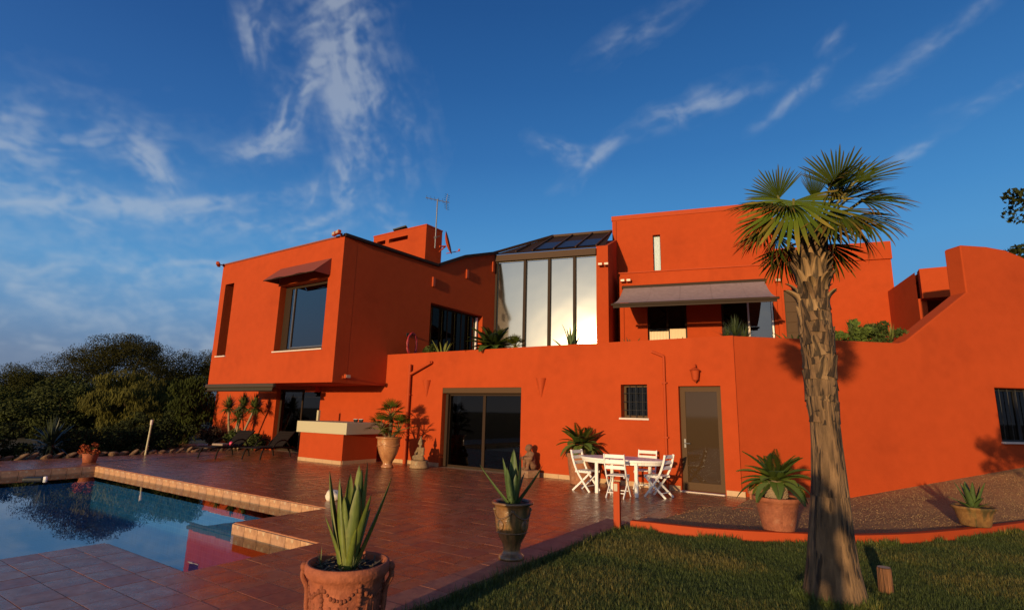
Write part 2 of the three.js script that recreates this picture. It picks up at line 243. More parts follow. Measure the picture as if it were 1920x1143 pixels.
{ const gm = new THREE.BufferGeometry(), P = [], I = [], r = rng(9), C = [];
  for (let b = 0; b < 7; b++) { const a = r() * 6.28, x = (r() - .5) * .05, z = (r() - .5) * .05, h = .035 + r() * .04, l = .012 + r() * .035, w = .0022; const ca = Math.cos(a), sa = Math.sin(a), o = P.length / 3; P.push(x - sa * w, 0, z + ca * w, x + sa * w, 0, z - ca * w, x + ca * l * .35 - sa * w * .8, h * .6, z + sa * l * .35 + ca * w * .8, x + ca * l * .35 + sa * w * .8, h * .6, z + sa * l * .35 - ca * w * .8, x + ca * l, h, z + sa * l); I.push(o, o + 1, o + 3, o, o + 3, o + 2, o + 2, o + 3, o + 4); }
  gm.setAttribute('position', new THREE.Float32BufferAttribute(P, 3)); gm.setIndex(I); gm.computeVertexNormals();
  const spots = [], q = rng(21);
  const put = (n, x0, x1, z0, z1) => { for (let i = 0; i < n; i++) { const x = mix(x0, x1, q()), z = mix(z0, z1, q()); if (z < kerbZ(x) + .07) continue; if (z < -2.0) { const p = V(x, 0, z).project(camera); if (p.z > 1 || Math.abs(p.x) > 1.25 || p.y < -1.35) continue; } spots.push([x, z]); } };
  put(330000, -3.53, 4.5, -14.5, -2.2); put(9000, -3.53, 5, -2.2, 2); const lush = spots.length;
  for (let i = 0; i < 2600; i++) { const p = kerbCurve.getPointAt(q() * .62), w = fbm(p.x * 2.2, 7, p.z * 2.2, 3); if (w < .42) continue; spots.push([p.x + (q() - .5) * .1, p.z + .06 + q() * q() * .14]); }
  for (let i = 0; i < 700; i++) { const a = q() * 6.28, d = .29 + q() * q() * .12; spots.push([-.55 + Math.cos(a) * d, -6.63 + Math.sin(a) * d]); }
  for (let i = 0; i < 900; i++) spots.push([-3.535 + q() * q() * .1, -8.4 + q() * 6.2]);
  const im = new THREE.InstancedMesh(gm, mat([1, 1, 1], { roughness: .65, transmission: 0 }), spots.length), M = new THREE.Matrix4(), Q = new THREE.Quaternion(), E = new THREE.Euler(), c = new THREE.Color();
  spots.forEach(([x, z], i) => { const pat = fbm(x * 1.1, 4, z * 1.1, 4), fine = q(); E.set((q() - .5) * .5, q() * 6.28, (q() - .5) * .5); Q.setFromEuler(E); const s = (.42 + q() * .45) * (.6 + .85 * pat) * (i >= lush ? 1.6 + q() * .7 : 1); M.compose(V(x, -.056, z), Q, V(s, s * (.8 + .5 * q()), s)); im.setMatrixAt(i, M); const dry = sstep(.5, .72, pat * .75 + fine * .3); c.setRGB(mix(.056, .15, dry) * (.75 + .5 * fine), mix(.080, .120, dry) * (.75 + .5 * fine), mix(.010, .024, dry)); im.setColorAt(i, c); });
  im.name = 'grass'; im.userData.kind = 'stuff'; im.castShadow = im.receiveShadow = true; tag(im, 'short green grass of the lawn beside the kerb', 'grass'); scene.add(im); }
{ const gs = [], N = kerbSamples.length; const off = (i, d) => { const a = kerbSamples[Math.max(0, i - 1)], b = kerbSamples[Math.min(N - 1, i + 1)], t = b.clone().sub(a).normalize(); return [kerbSamples[i].x + t.z * d, kerbSamples[i].z - t.x * d]; };
  const prof = [[-.0, -.1], [-.0, .085], [.008, .093], [.105, .095], [.115, .085], [.115, -.1]];
  gs.push(gridG(prof.length - 1, N - 1, (u, v) => { const [d, y] = prof[Math.round(u * (prof.length - 1))], [x, z] = off(Math.round(v * (N - 1)), d); return [x, y + .004 * (fbm(x * 3, 1, z * 3, 2) - .5), z, v * 20, u * .4]; }));
  const e = off(0, 0), e2 = off(0, .115); gs.push(boxG(.11, .19, .02, (e[0] + e2[0]) / 2, -.006, (e[1] + e2[1]) / 2, Math.PI / 2));
  structure('kerb', merge(gs), paintMat); }
const wu = [Math.cos(41 * D2R), -Math.sin(41 * D2R)], wallBase = (s) => (s < 2.7 ? 0 : .157 * (s - 2.7));
const gravelY = (t, k) => { const s = clamp(t * 9.4, 0, 9.4), yw = wallBase(s) - .01; return mix(.02, yw, Math.pow(k, .8)); };
const gravelTex = tex(1024, (u, v) => { const b = f2(u, v, 90, 3), a = f1(u, v, 4, 5), d = f4(u, v, 200, 1); const k = .78 + .22 * (b - .5) + .2 * (d - .5) + .2 * (a - .5); return [k * 1.04, k * .97, k * .86]; }, { period: 2 });
{ const g = gridG(90, 40, (u, v) => { const kp = kerbCurve.getPointAt(u * .66), s = u * 9.4; let wx = -2.76 + wu[0] * s, wz = -13.18 + wu[1] * s; if (u < .0001) { wx = -2.5; } const k = v, x = mix(kp.x, wx, k), z = mix(kp.z - .1, wz, k); return [x, gravelY(u, k) + .012 * (fbm(x * 9, 2, z * 9, 3) - .5), z, x, z]; });
  structure('gravel_bed', g, mat([.44, .255, .105], { map: gravelTex, roughness: 1, bumpMap: tex(512, (u, v) => f4(u, v, 110, 2), { srgb: false, period: 1.4 }), bumpScale: .004 }));
  const ped = new THREE.IcosahedronGeometry(.0045, 0).scale(1, .6, 1.2), im = new THREE.InstancedMesh(ped, mat([1, 1, 1], { roughness: 1 }), 16000), q = rng(3), M = new THREE.Matrix4(), c = new THREE.Color();
  for (let i = 0; i < 16000; i++) { const u = q(), v = q(), kp = kerbCurve.getPointAt(u * .66), s = u * 9.4, x = mix(kp.x, -2.76 + wu[0] * s, v), z = mix(kp.z - .1, -13.18 + wu[1] * s, v); M.makeRotationFromEuler(new THREE.Euler(q() * 3, q() * 3, q() * 3)); const k = .6 + q() * 1; M.scale(V(k, k, k)); M.setPosition(x, gravelY(u, v) + .001, z); im.setMatrixAt(i, M); const t = .55 + q() * .8; im.setColorAt(i, c.setRGB(.32 * t, .20 * t, .09 * t)); }
  im.name = 'gravel'; im.userData.kind = 'stuff'; tag(im, 'loose brown gravel stones strewn below the curving wall', 'gravel'); im.castShadow = im.receiveShadow = true; scene.add(im); }

// ---------------------------------------------------------------- the house
const house = thing('house', 'large terracotta red modern villa with terrace and glazed stairwell', 'house', [0, 0, 0]);
const ZF = -13.18, FR = { front: [[0, 0, ZF], 0], side: [[-14.16, 0, 0], Math.PI / 2], box: [[0, 0, -10.95], 0], green: [[-14.16, 0, -19.5], 15 * D2R], right: [[-2.76, 0, ZF], 41 * D2R] };
const n15 = [Math.sin(15 * D2R), Math.cos(15 * D2R)], u15 = [Math.cos(15 * D2R), -Math.sin(15 * D2R)];
const back = (d) => [[-14.16 - n15[0] * d, 0, -19.5 - n15[1] * d], 15 * D2R];
FR.lower = back(1.3); FR.tall = back(2.83); FR.cope = back(1.22);
const worldOf = (f, s, y, o) => { const [p, a] = FR[f]; return [p[0] + Math.cos(a) * s + Math.sin(a) * o, p[1] + y, p[2] - Math.sin(a) * s + Math.cos(a) * o]; };
function hp(name, geo, m, f, parent = house) { const o = mesh(name, geo, m, parent); if (f) { o.position.set(...FR[f][0]); o.rotation.y = FR[f][1]; } return o; }
// a fitted opening: its frame is the part, its panes are sub-parts
function opening(name, f, [s0, s1, y0, y1], recess, panes, fm, gm, o = {}) {
  const z = -recess, w = hp(name, slab(rect(s0 + .003, s1 - .003, y0 + .003, y1 - .003), panes.map((p) => rect(...p)), .06).translate(0, 0, z), fm, f);
  panes.forEach((p, i) => mesh('pane', boxG(p[1] - p[0] + .02, p[3] - p[2] + .02, .018, (p[0] + p[1]) / 2, (p[2] + p[3]) / 2, z - .03), Array.isArray(gm) ? gm[i] : gm, w));
  if (o.sill) mesh('sill', boxG(s1 - s0 + .08, .045, recess + .05, (s0 + s1) / 2, y0 - .005, -(recess - .05) / 2), sillMat, w);
  if (o.label) w.userData.label = o.label;
  return w;
}
// lower front wall with terrace parapet
hp('wall', slab([[-17.65, -.3], [-2.70, -.3], [-2.70, 3.58], [-14.155, 3.58], [-14.155, 2.515], [-17.65, 2.515]], [rect(-11.54, -8.55, -.05, 2.42), rect(-5.5, -4.8, 1.62, 2.47), rect(-4.02, -3.04, .02, 2.42)], .34), wallMat, 'front');
hp('wall', slab(rect(-25.2, -20.5, -.3, 2.515), [], .34), wallMat, 'front');
hp('inner_wall', merge([boxG(11.3, 2.7, .1, -19.6, 1.2, ZF - 3.6), boxG(.3, 2.72, 3.3, -25.04, 1.2, ZF - 2.0), boxG(.2, 2.7, 3.2, -14.0, 1.2, ZF - 1.95), boxG(11, .1, 4, -19.7, 2.6, ZF - 2.36)]), plasterMat);
hp('room_floor', merge([boxG(11.2, .1, 3.5, -19.6, -.07, ZF - 1.9), flat([[-13.95, -13.31], [-2.95, -13.5], [.5, -16.9], [-13.95, -17.1]], null, -.12, -.02)]), plasterMat);
{ const w = opening('sliding_door', 'front', [-11.54, -8.55, 0, 2.42], .2, [[-11.36, -10.06, .07, 2.18], [-9.96, -8.62, .07, 2.18]], frameMat, glassMat); mesh('shutter_box', boxG(2.98, .16, .19, -10.045, 2.335, -.105), doorMat, w); mesh('door_jamb', boxG(.10, 2.2, .1, -11.42, 1.12, -.15), frameMat, w); }
{ const w = opening('window', 'front', [-5.5, -4.8, 1.62, 2.47], .22, [[-5.44, -4.86, 1.70, 2.41]], doorMat, glassMat, { sill: true });
  for (let i = 1; i < 4; i++) mesh('grille_bar', rod([-5.5 + i * .175, 1.64, -.14], [-5.5 + i * .175, 2.46, -.14], .008), blackMat, w);
  for (let i = 1; i < 4; i++) mesh('grille_bar', rod([-5.49, 1.62 + i * .21, -.14], [-4.81, 1.62 + i * .21, -.14], .008), blackMat, w); }
{ const w = opening('door', 'front', [-4.02, -3.04, .02, 2.42], .12, [[-3.90, -3.16, .2, 2.29]], doorMat, tintGlass); mesh('handle', merge([rod([-3.93, 1.08, -.11], [-3.93, 1.08, -.05], .012), rod([-3.935, 1.08, -.05], [-3.80, 1.08, -.05], .012), boxG(.04, .2, .012, -3.935, 1.08, -.112)]), metalMat, w); mesh('threshold', boxG(.99, .03, .2, -3.53, .004, .04), sillMat, w); }
for (const [a, b] of [[-14.1, -11.56], [-8.53, -4.04], [-3.02, -2.62]]) { const n = Math.max(1, Math.round((b - a) / .42)); for (let k = 0; k < n; k++) hp('skirting_tile', boxG((b - a) / n - .006, .115, .016, a + (k + .5) * (b - a) / n, .052, .0085), skirtMat, 'front'); }
// downpipes
hp('downpipe', merge([rod([-12.93, 0, .11], [-12.93, 3.2, .11], .055), rod([-12.93, 2.86, .11], [-12.02, 3.24, .09], .05), rod([-12.03, 3.24, .09], [-12.03, 3.24, -.05], .05), boxG(.16, .03, .12, -12.93, .9, .06), boxG(.16, .03, .12, -12.93, 2.2, .06)]), paintMat, 'front');
hp('downpipe', merge([rod([-4.34, 0, .05], [-4.34, 3.16, .05], .032), rod([-4.34, 3.15, .05], [-4.64, 3.28, .04], .032), rod([-4.64, 3.28, .04], [-4.64, 3.28, -.04], .032), boxG(.13, .03, .09, -4.34, 1.2, .045), boxG(.13, .03, .09, -4.34, 2.5, .045)]), paintMat, 'front');
// recessed garden door under the upper wing
opening('garden_door', 'front', [-20.5, -17.65, 0, 2.4], .18, [[-20.38, -19.05, .08, 2.3], [-18.97, -17.77, .08, 2.3]], frameMat, glassMat);
hp('lintel', boxG(2.84, .1, .3, -19.075, 2.455, -.17), wallMat, 'front');
hp('beam', merge([boxG(.62, .22, .3, -17.95, 2.40, .12)]), wallMat, 'front');
// upper wing
hp('wall', slab(rect(-21.65, -14.16, 2.5, 7.28), [rect(-21.3, -20.66, 3.56, 6.44), rect(-17.5, -14.84, 3.58, 5.94)], .55), wallMat, 'box');
hp('wall', slab([[11.503, 2.5], [19.45, 2.5], [19.45, 8.92], [17.2, 8.16], [15.55, 7.36], [11.503, 7.28]], [rect(15.24, 18.59, 3.0, 5.82)], .35).translate(0, 0, -.002), wallMat, 'side');
hp('wall', merge([boxG(.35, 4.78, 8, -21.47, 4.89, -15.51)]), wallMat);
hp('soffit', boxG(7.4, .3, 8.4, -17.92, 2.655, -15.3), wallMat);
hp('flat_roof', boxG(7.1, .2, 8.4, -17.9, 7.14, -15.3), groundMat);
hp('inner_wall', boxG(6.9, 4.4, .1, -17.9, 4.95, -19.4), plasterMat);
hp('coping', boxG(7.54, .05, .6, -17.9, 7.3, -11.22), mat([.22, .06, .03], { roughness: .6 }));
hp('gutter', merge([bar([-14.13, 7.31, -10.92], [-14.13, 7.38, -15.56], .14, .10), bar([-14.13, 7.38, -15.5], [-14.13, 8.19, -17.2], .14, .12), bar([-14.13, 8.19, -17.2], [-14.13, 8.96, -19.5], .14, .12)]), frameMat);
hp('sloping_roof', merge([gridG(1, 1, (u, v) => [mix(-19, -14.2, u), mix(7.3, 8.9, v), mix(-15.6, -19.45, v)]), boxG(4.8, 1.7, .1, -16.6, 8.05, -19.5)]), groundMat);
opening('slot_window', 'box', [-21.3, -20.66, 3.56, 6.44], .42, [[-21.24, -20.72, 3.62, 6.38]], frameMat, glassMat, { sill: true });
{ const w = opening('picture_window', 'box', [-17.5, -14.84, 3.58, 5.94], .24, [[-17.14, -16.98, 3.7, 5.84], [-16.88, -14.92, 3.7, 5.84]], frameMat, blueGlass, { sill: true }); mesh('sash', merge([boxG(.05, 2.16, .05, -16.93, 4.76, -.25), boxG(1.96, .05, .05, -15.9, 3.72, -.25)]), metalMat, w); }
{ const w = opening('terrace_door', 'side', [15.24, 18.59, 3.0, 5.82], .27, [[15.34, 16.55, 3.1, 5.74], [16.6, 17.45, 3.1, 5.74], [17.5, 18.42, 3.1, 5.74]], frameMat, glassMat); mesh('door_post', boxG(.07, 2.7, .07, 18.46, 4.4, -.24), whiteMat, w); }
// chimney
hp('chimney', slab([[-20.62, 7.1], [-17, 7.1], [-17, 10.28], [-20.62, 10.28]], [rect(-20.35, -19.75, 9.78, 9.98), rect(-19.5, -18.2, 9.78, 9.98)], 1.12).translate(0, 0, -17.72), wallMat);
hp('chimney_flue', boxG(3.3, .5, .06, -18.85, 9.88, -18.72), mat([.16, .15, .14], { roughness: 1 }));
hp('chimney_top', boxG(3.66, .06, 1.16, -18.81, 10.3, -18.28), paintMat);
hp('roof_vent', merge([bar([-19.4, 10.3, -18.2], [-19.4, 10.62, -18.2], .05, .05), bar([-19.5, 10.5, -18.0], [-18.95, 10.72, -18.35], .4, .06)]), blackMat);
// glazed stairwell
{ const mull = [[-.06, .08], [1.34, 1.46], [2.48, 2.60], [3.62, 3.74]];
  for (const [a, b] of mull) hp('mullion', boxG(b - a, 5.6, .14, (a + b) / 2, 5.72, -.02), frameMat, 'green');
  for (const [a, b] of [[.08, 1.34], [1.46, 2.48], [2.60, 3.62], [3.74, 4.635]]) { const w = hp('glazing', slab(rect(a, b, 3.0, 8.5), [rect(a + .014, b - .014, 3.014, 8.476)], .05).translate(0, 0, -.05), creamMat, 'green'); mesh('pane', boxG(b - a - .01, 5.42, .02, (a + b) / 2, 5.745, -.08), mirrorGlass, w); }
  hp('beam', boxG(4.78, .3, .26, 2.25, 8.655, .0), brownMetal, 'green');
  hp('inner_wall', boxG(4.6, 5.6, .1, 2.3, 5.7, -.35), plasterMat, 'green');
  const R = (s, t) => [s, 8.86 + t * 1.6, -2.83 * t];
  const rf = hp('glazed_roof', gridG(8, 6, (u, v) => { const a = R(-.2 + 2.12 * v, v), s = mix(a[0], mix(5.0, 4.93, v), u); return [s, a[1], a[2]]; }), frameMat, 'green');
  for (const [s0, s1] of [[1.75, 2.65], [2.75, 3.65], [3.75, 4.6]]) mesh('roof_pane', gridG(2, 2, (u, v) => { const t = .1 + .42 * v, a = R(mix(s0, s1, u) + t * .3, t); return [a[0], a[1] + .05, a[2]]; }), mat([.02, .021, .022], { roughness: .3, ior: 1.5 }), rf);
  for (const s of [.9, 1.7, 2.7, 3.7, 4.62]) mesh('roof_bar', bar([s, R(0, .04)[1] + .06, -.1], [s + .28, R(0, s < 1.5 ? .5 : .98)[1] + .06, s < 1.5 ? -1.41 : -2.77], .06, .07), brownMetal, rf);
  mesh('ridge_cap', bar([1.85, 10.5, -2.8], [4.93, 10.5, -2.8], .12, .12), brownMetal, rf);
  mesh('eaves_edge', bar([-.3, 8.92, .02], [1.95, 10.52, -2.8], .12, .12), frameMat, rf);
  hp('side_wall', slab([[0, 2.9], [2.84, 2.9], [2.84, 10.05], [0, 8.9]], [], .51).rotateY(Math.PI / 2).translate(5.15, 0, 0), wallMat, 'green'); }
// tall block
hp('wall', slab(rect(4.94, 12.09, 2.9, 11.24), [rect(6.85, 7.19, 8.4, 10.15)], .3), wallMat, 'tall');
hp('inner_wall', boxG(7.15, 8.3, 4.2, 8.515, 7.05, -2.41), wallMat, 'tall');
hp('coping', boxG(7.22, .22, 4.6, 8.515, 11.15, -2.27), paintMat, 'tall');
{ const w = opening('slot_window', 'tall', [6.85, 7.19, 8.4, 10.15], .16, [[6.87, 7.17, 8.42, 10.13]], frameMat, clearGlass); w.userData.label = 'narrow slot window with pale curtain'; mesh('curtain', gridG(24, 2, (u, v) => [mix(6.88, 7.16, u), mix(8.43, 10.12, v), -.222 + .014 * Math.sin(u * 25)]), mat([.74, .82, .84], { roughness: .8 }), w); }
hp('conduit', rod([5.12, 8.9, .03], [5.12, 11.0, .03], .02), paintMat, 'tall');
// lower storey behind the awning
hp('wall', slab(rect(5.45, 15.9, 2.9, 7.97), [rect(6.63, 8.27, 3.0, 6.5), rect(9.65, 11.66, 3.0, 6.52), rect(12.06, 13.3, 3.0, 6.84)], .3), wallMat, 'lower');
hp('inner_wall', boxG(6.6, 4.9, .1, 8.8, 5.45, -1.42), plasterMat, 'lower');
hp('inner_wall', boxG(3.78, 5.5, 4.6, 14.0, 5.72, -2.85), wallMat, 'lower');
hp('parapet_band', boxG(4.22, .7, .5, 13.82, 8.24, -.17), wallMat, 'lower');
hp('ledge', boxG(6.28, .05, 1.5, 8.56, 7.955, -.7), paintMat, 'lower');
{ const w = opening('balcony_door', 'lower', [6.63, 8.27, 3.0, 6.5], .2, [[6.72, 7.42, 3.1, 6.4], [7.50, 8.18, 3.1, 6.4]], frameMat, glassMat); mesh('curtain', gridG(30, 2, (u, v) => [mix(6.7, 7.5, u), mix(3.1, 5.3, v), -.17 + .02 * Math.sin(u * 40)]), mat([.72, .58, .40], { roughness: .9 }), w); mesh('curtain', gridG(20, 2, (u, v) => [mix(7.55, 8.2, u), mix(3.1, 5.4, v), -.185 + .008 * Math.sin(u * 30)]), mat([.72, .55, .36], { roughness: .9 }), w); }  // curtains stop short: the cut imitates awning shade above, sunlit cloth below
{ const w = opening('balcony_door', 'lower', [9.65, 11.66, 3.0, 6.52], .12, [[9.75, 10.66, 3.1, 6.42], [10.74, 11.56, 3.1, 6.42]], frameMat, [glassMat, blueGlass]); mesh('door_post', boxG(.07, 3.4, .06, 10.70, 4.75, -.1), sillMat, w); mesh('door_post', boxG(.06, 3.4, .06, 11.60, 4.75, -.1), whiteMat, w); }
{ const w = hp('shutter', slab(rect(12.063, 13.297, 3.003, 6.837), [], .05).translate(0, 0, -.12), doorMat, 'lower'); for (let i = 0; i < 9; i++) mesh('shutter_board', boxG(1.14, .36, .03, 12.68, 3.22 + i * .415, -.105), doorMat, w); }
hp('pilaster', boxG(.16, 4.2, .12, 11.87, 5.1, .062), wallMat, 'lower');
hp('conduit', rod([5.62, 2.9, .03], [5.62, 7.4, .03], .02), paintMat, 'lower');
// stair enclosure and curving wall
hp('wall', merge([gridG(1, 1, (u, v) => [mix(.64, 1.36, u), mix(2.9, 6.6, v), mix(-24.81, -21.92, u), u * 3, v * 3.7]), gridG(1, 1, (u, v) => [mix(.86, 1.58, u), mix(2.9, 6.6, v), mix(-24.76, -21.87, u), u * 3, v * 3.7]), gridG(1, 1, (u, v) => [mix(1.36, 1.58, u), mix(2.9, 5.7, v), mix(-21.92, -21.87, u), u * .2, v * 3])]), wallMat);
hp('beam', (() => { const a = 4 * D2R; return boxG(2.9, .98, .5, 1.45, 6.12, -.25).rotateY(a).translate(1.46, 0, -21.5); })(), wallMat);
hp('roof_slab', flat([[.66, -24.8], [1.5, -21.95], [4.3, -22.1], [4.3, -25]], null, 6.35, 6.59), wallMat);
hp('wall', boxG(4, 4, .2, 2.8, 4.7, -24.6), wallMat);
hp('curving_wall', (() => { const sh = shapeOf([[.03, -.3], [11, -.3], [11, 4.6], [9.0, 5.5], [8.5, 5.82], [8.15, 5.99], [7.71, 6.13], [7.17, 6.19], [6.45, 6.19], [6.41, 6.15], [6.40, 4.95], [4.54, 3.64], [4.36, 3.58], [.03, 3.58]], [rect(6.8, 8.4, 1.27, 2.57)]); return new THREE.ExtrudeGeometry(sh, { depth: .40, bevelEnabled: true, bevelSize: .03, bevelThickness: .03, bevelOffset: -.03, bevelSegments: 3 }).translate(0, 0, -.43); })(), wallMat, 'right');
{ const w = opening('window', 'right', [6.8, 8.4, 1.27, 2.57], .25, [[6.86, 7.57, 1.33, 2.51], [7.63, 8.34, 1.33, 2.51]], blackMat, glassMat, { sill: true }); w.userData.label = 'dark barred window'; for (let i = 1; i < 7; i++) mesh('grille_bar', rod([6.8 + i * .23, 1.3, -.12], [6.8 + i * .23, 2.55, -.12], .009), blackMat, w); }
hp('terrace_deck', flat([[-14.1, -13.55], [-2.85, -13.55], [2.2, -18.0], [5.2, -20.6], [5.2, -28], [-14.1, -28]], null, 2.7, 3.0), groutMat);
hp('inner_wall', flat([[-13.9, -17], [.3, -17], [1.0, -20.5], [4.9, -23.5], [4.9, -27], [-13.9, -27]], null, -.3, 2.69), plasterMat);

// ---------------------------------------------------------------- fixtures on the house
const onWall = (f, s, y, o = 0) => worldOf(f, s, y, o);
// terrace awning
{ const t = thing('awning', 'open grey mauve fabric awning over the terrace doors', 'awning', onWall('lower', 8.5, 7.2), 15 * D2R);
  const fab = tex(256, (u, v) => { const k = .86 + .12 * (f2(u, v, 60, 2) - .5) + .1 * (f1(u, v, 3, 4) - .5) - (Math.abs((u * 5) % 1 - .5) > .485 ? .07 : 0); return k; }, { period: 6 });
  mesh('fabric', gridG(40, 14, (u, v) => { const s = mix(-2.86, 2.86, u), o = .1 + 3.16 * v, sag = .16 * Math.sin(Math.PI * v) + .018 * Math.sin(u * 31) * v * (1 - v); return [s, -1.32 * v - sag + .05, o, u * 5.7, v * 3.4]; }), mat([.40, .285, .265], { map: fab, roughness: .9 }), t);
  mesh('cassette', rbox(5.86, .15, .16, .03, 0, .06, .1), frameMat, t);
  mesh('front_bar', merge([rbox(5.9, .09, .07, .02, 0, -1.33, 3.28), boxG(5.74, .1, .008, 0, -1.41, 3.27)]), frameMat, t);
  for (const s of [-2.3, 2.3]) mesh('folding_arm', merge([rod([s, -.1, .12], [s + (s < 0 ? 1.2 : -1.2), -.8, 1.6], .03), rod([s + (s < 0 ? 1.2 : -1.2), -.8, 1.6], [s, -1.36, 3.22], .025)]), frameMat, t); }
// window awning of the upper wing
{ const t = thing('window_awning', 'small dark red wedge awning above the picture window', 'awning', [-16.16, 6.58, -10.95]);
  const m = mat([.20, .040, .022], { roughness: .85 }), w = 1.42, o = .62, d = .56;
  mesh('canopy', gridG(12, 4, (u, v) => [mix(-w, w, u), .02 - d * v + .015 * Math.sin(u * 60) * v, .01 + o * v]), m, t);
  for (const s of [-w, w]) mesh('side_cheek', (() => { const g = new THREE.ShapeGeometry(shapeOf([[.01, .02], [o, -d], [.01, -d]])).rotateY(-Math.PI / 2); return g.translate(s, 0, 0); })(), m, t);
  mesh('front_rail', rod([-w, -d, o], [w, -d, o], .018), frameMat, t); }
// half rolled awning below the upper wing
{ const t = thing('rolled_awning', 'half rolled brown awning hanging under the upper wing', 'awning', [-19.4, 2.5, -10.85]);
  mesh('cassette', rbox(4.5, .15, .16, .05, 0, -.08, -.06), mat([.045, .028, .016], { roughness: .8 }), t);
  mesh('fabric', gridG(10, 4, (u, v) => [mix(-2.15, 2.15, u), -.15 - .10 * v, -.06 + .03 * v]), mat([.035, .030, .016], { roughness: .9 }), t);
  mesh('front_bar', rod([-2.2, -.26, -.03], [2.2, -.26, -.03], .025), frameMat, t); }
// lamps
function flood(label, pos, turn, two) { const t = thing('floodlight', label, 'floodlight', pos, turn, 'floodlights on the house');
  for (const s of two ? [-.13, .13] : [0]) { const h = mesh('lamp_head', rbox(.2, .13, .11, .02, s, .02, .19), paintMat, t); mesh('lens', boxG(.16, .09, .012, s, .02, .248), lampGlass, h); }
  mesh('bracket', merge([rod([0, 0, 0], [0, .02, .16], .02), boxG(.1, .1, .03, 0, 0, .015)]), paintMat, t); return t; }
flood('floodlight at the upper wing corner next to the gutter', [-14.3, 7.33, -10.93], -.2, true);
flood('floodlight at the far roof corner above the slot window', [-21.62, 7.28, -10.93], -.6, true);
flood('floodlight low on the shaded side of the upper wing', [-14.15, 2.68, -11.35], Math.PI / 2);
flood('twin floodlight on the pillar beside the tall glazing', onWall('green', 4.98, 8.0, .02), 15 * D2R, true);
flood('floodlight above the awning on the plain red wall', onWall('lower', 5.75, 7.55, .01), 15 * D2R, true);
{ const t = thing('wall_spotlight', 'small square spotlight on top of the narrow pilaster', 'spotlight', onWall('lower', 11.87, 7.24, .13), 15 * D2R); mesh('lamp_body', rbox(.24, .15, .16, .02), paintMat, t); mesh('lens', boxG(.18, .1, .01, 0, 0, .083), lampGlass, t); }
for (const [x, l] of [[-12.22, 'red half cone wall light between downpipe and sliding door'], [-7.88, 'red half cone wall light above the crouching statue']]) { const t = thing('wall_sconce', l, 'wall lamp', [x, 2.15, ZF], 0, 'cone wall lights');
  mesh('shade', new THREE.CylinderGeometry(.16, .02, .52, 20, 1, true, -Math.PI / 2, Math.PI).translate(0, .26, 0), paintMat, t); mesh('back_plate', boxG(.3, .05, .012, 0, .48, .007), paintMat, t); }
for (const [z, y, l] of [[-15.3, 6.45, 'red box wall lamp above the dark terrace door, nearer the gutter dip'], [-17.36, 7.24, 'red box wall lamp nearer the glazed stairwell']]) { const t = thing('box_wall_lamp', l, 'wall lamp', [-14.155, y, z], Math.PI / 2, 'box wall lamps'); mesh('lamp_body', rbox(.16, .4, .07, .02, 0, .2, .035), paintMat, t); mesh('slot', boxG(.1, .3, .006, 0, .2, .073), mat([.3, .06, .03]), t); }
{ const t = thing('wall_sconce', 'slim red wall lamp at the left edge of the tall glazing', 'wall lamp', [-14.15, 8.0, -19.2], Math.PI / 2); mesh('shade', rbox(.14, .5, .07, .03, 0, .2, .035), paintMat, t); }
{ const t = thing('wall_lantern', 'ornate red lantern above the garden door', 'wall lamp', [-3.56, 2.5, ZF]); mesh('back_plate', rbox(.1, .3, .03, .01, 0, .17, .016), paintMat, t);
  mesh('lantern_body', merge([new THREE.CylinderGeometry(.11, .075, .22, 6).translate(0, .16, .16), new THREE.ConeGeometry(.14, .1, 6).translate(0, .32, .16), new THREE.SphereGeometry(.03, 10, 8).translate(0, .38, .16), new THREE.ConeGeometry(.06, .06, 6).rotateX(Math.PI).translate(0, .02, .16)]), paintMat, t); mesh('arm', tube([[0, .25, .02], [0, .42, .08], [0, .4, .16]], .012, 10, 6), paintMat, t); }
// aerial and dish
{ const t = thing('tv_aerial', 'grey television aerial on a thin mast beside the chimney', 'aerial', [-16.75, 9.2, -18.1]);
  mesh('mast', rod([0, 0, 0], [0, 2.45, 0], .03), metalMat, t);
  mesh('boom', rod([-.45, 2.5, .35], [.45, 2.3, -.35], .018), metalMat, t);
  for (let i = 0; i < 6; i++) { const k = -.4 + i * .15; mesh('element', rod([k + .1, 2.42 - k * .22 - .16, -k * .78 + .08], [k - .1, 2.42 - k * .22 + .16, -k * .78 - .08], .009), metalMat, t); }
  for (const s of [-1, 1]) mesh('reflector', merge([0, 1, 2, 3].map((i) => rod([.36 + i * .02, 2.3 + s * (.08 + i * .09), -.2 - .2], [.36 + i * .02, 2.3 + s * (.08 + i * .09), .15 - .2], .008)).concat([rod([.36, 2.3, -.22], [.43, 2.3 + s * .42, -.22], .01)])), metalMat, t);
  mesh('bracket', merge([rod([0, .55, 0], [.35, .5, .1], .02), boxG(.14, .1, .1, .02, .52, 0)]), metalMat, t); }
{ const t = thing('satellite_dish', 'red satellite dish with feed arm on the chimney side', 'satellite dish', [-16.72, 9.25, -18.25], 130 * D2R);
  const dish = gridG(28, 8, (u, v) => { const r = .52 * v, a = u * 2 * Math.PI; return [r * Math.cos(a), r * 1.1 * Math.sin(a), .14 * v * v]; }); dish.rotateX(-.25).rotateY(-.15).translate(0, .25, .38);
  mesh('reflector', dish, paintMat, t); mesh('feed_arm', rod([0, -.25, .42], [.1, -.06, 1.05], .02), paintMat, t); mesh('receiver', merge([rod([.1, -.06, 1.02], [.1, .03, 1.02], .045)]), paintMat, t); mesh('mount', merge([rod([-.25, .0, .1], [0, .1, .38], .04), rod([-.25, -.25, .1], [0, .1, .38], .03)]), paintMat, t); }
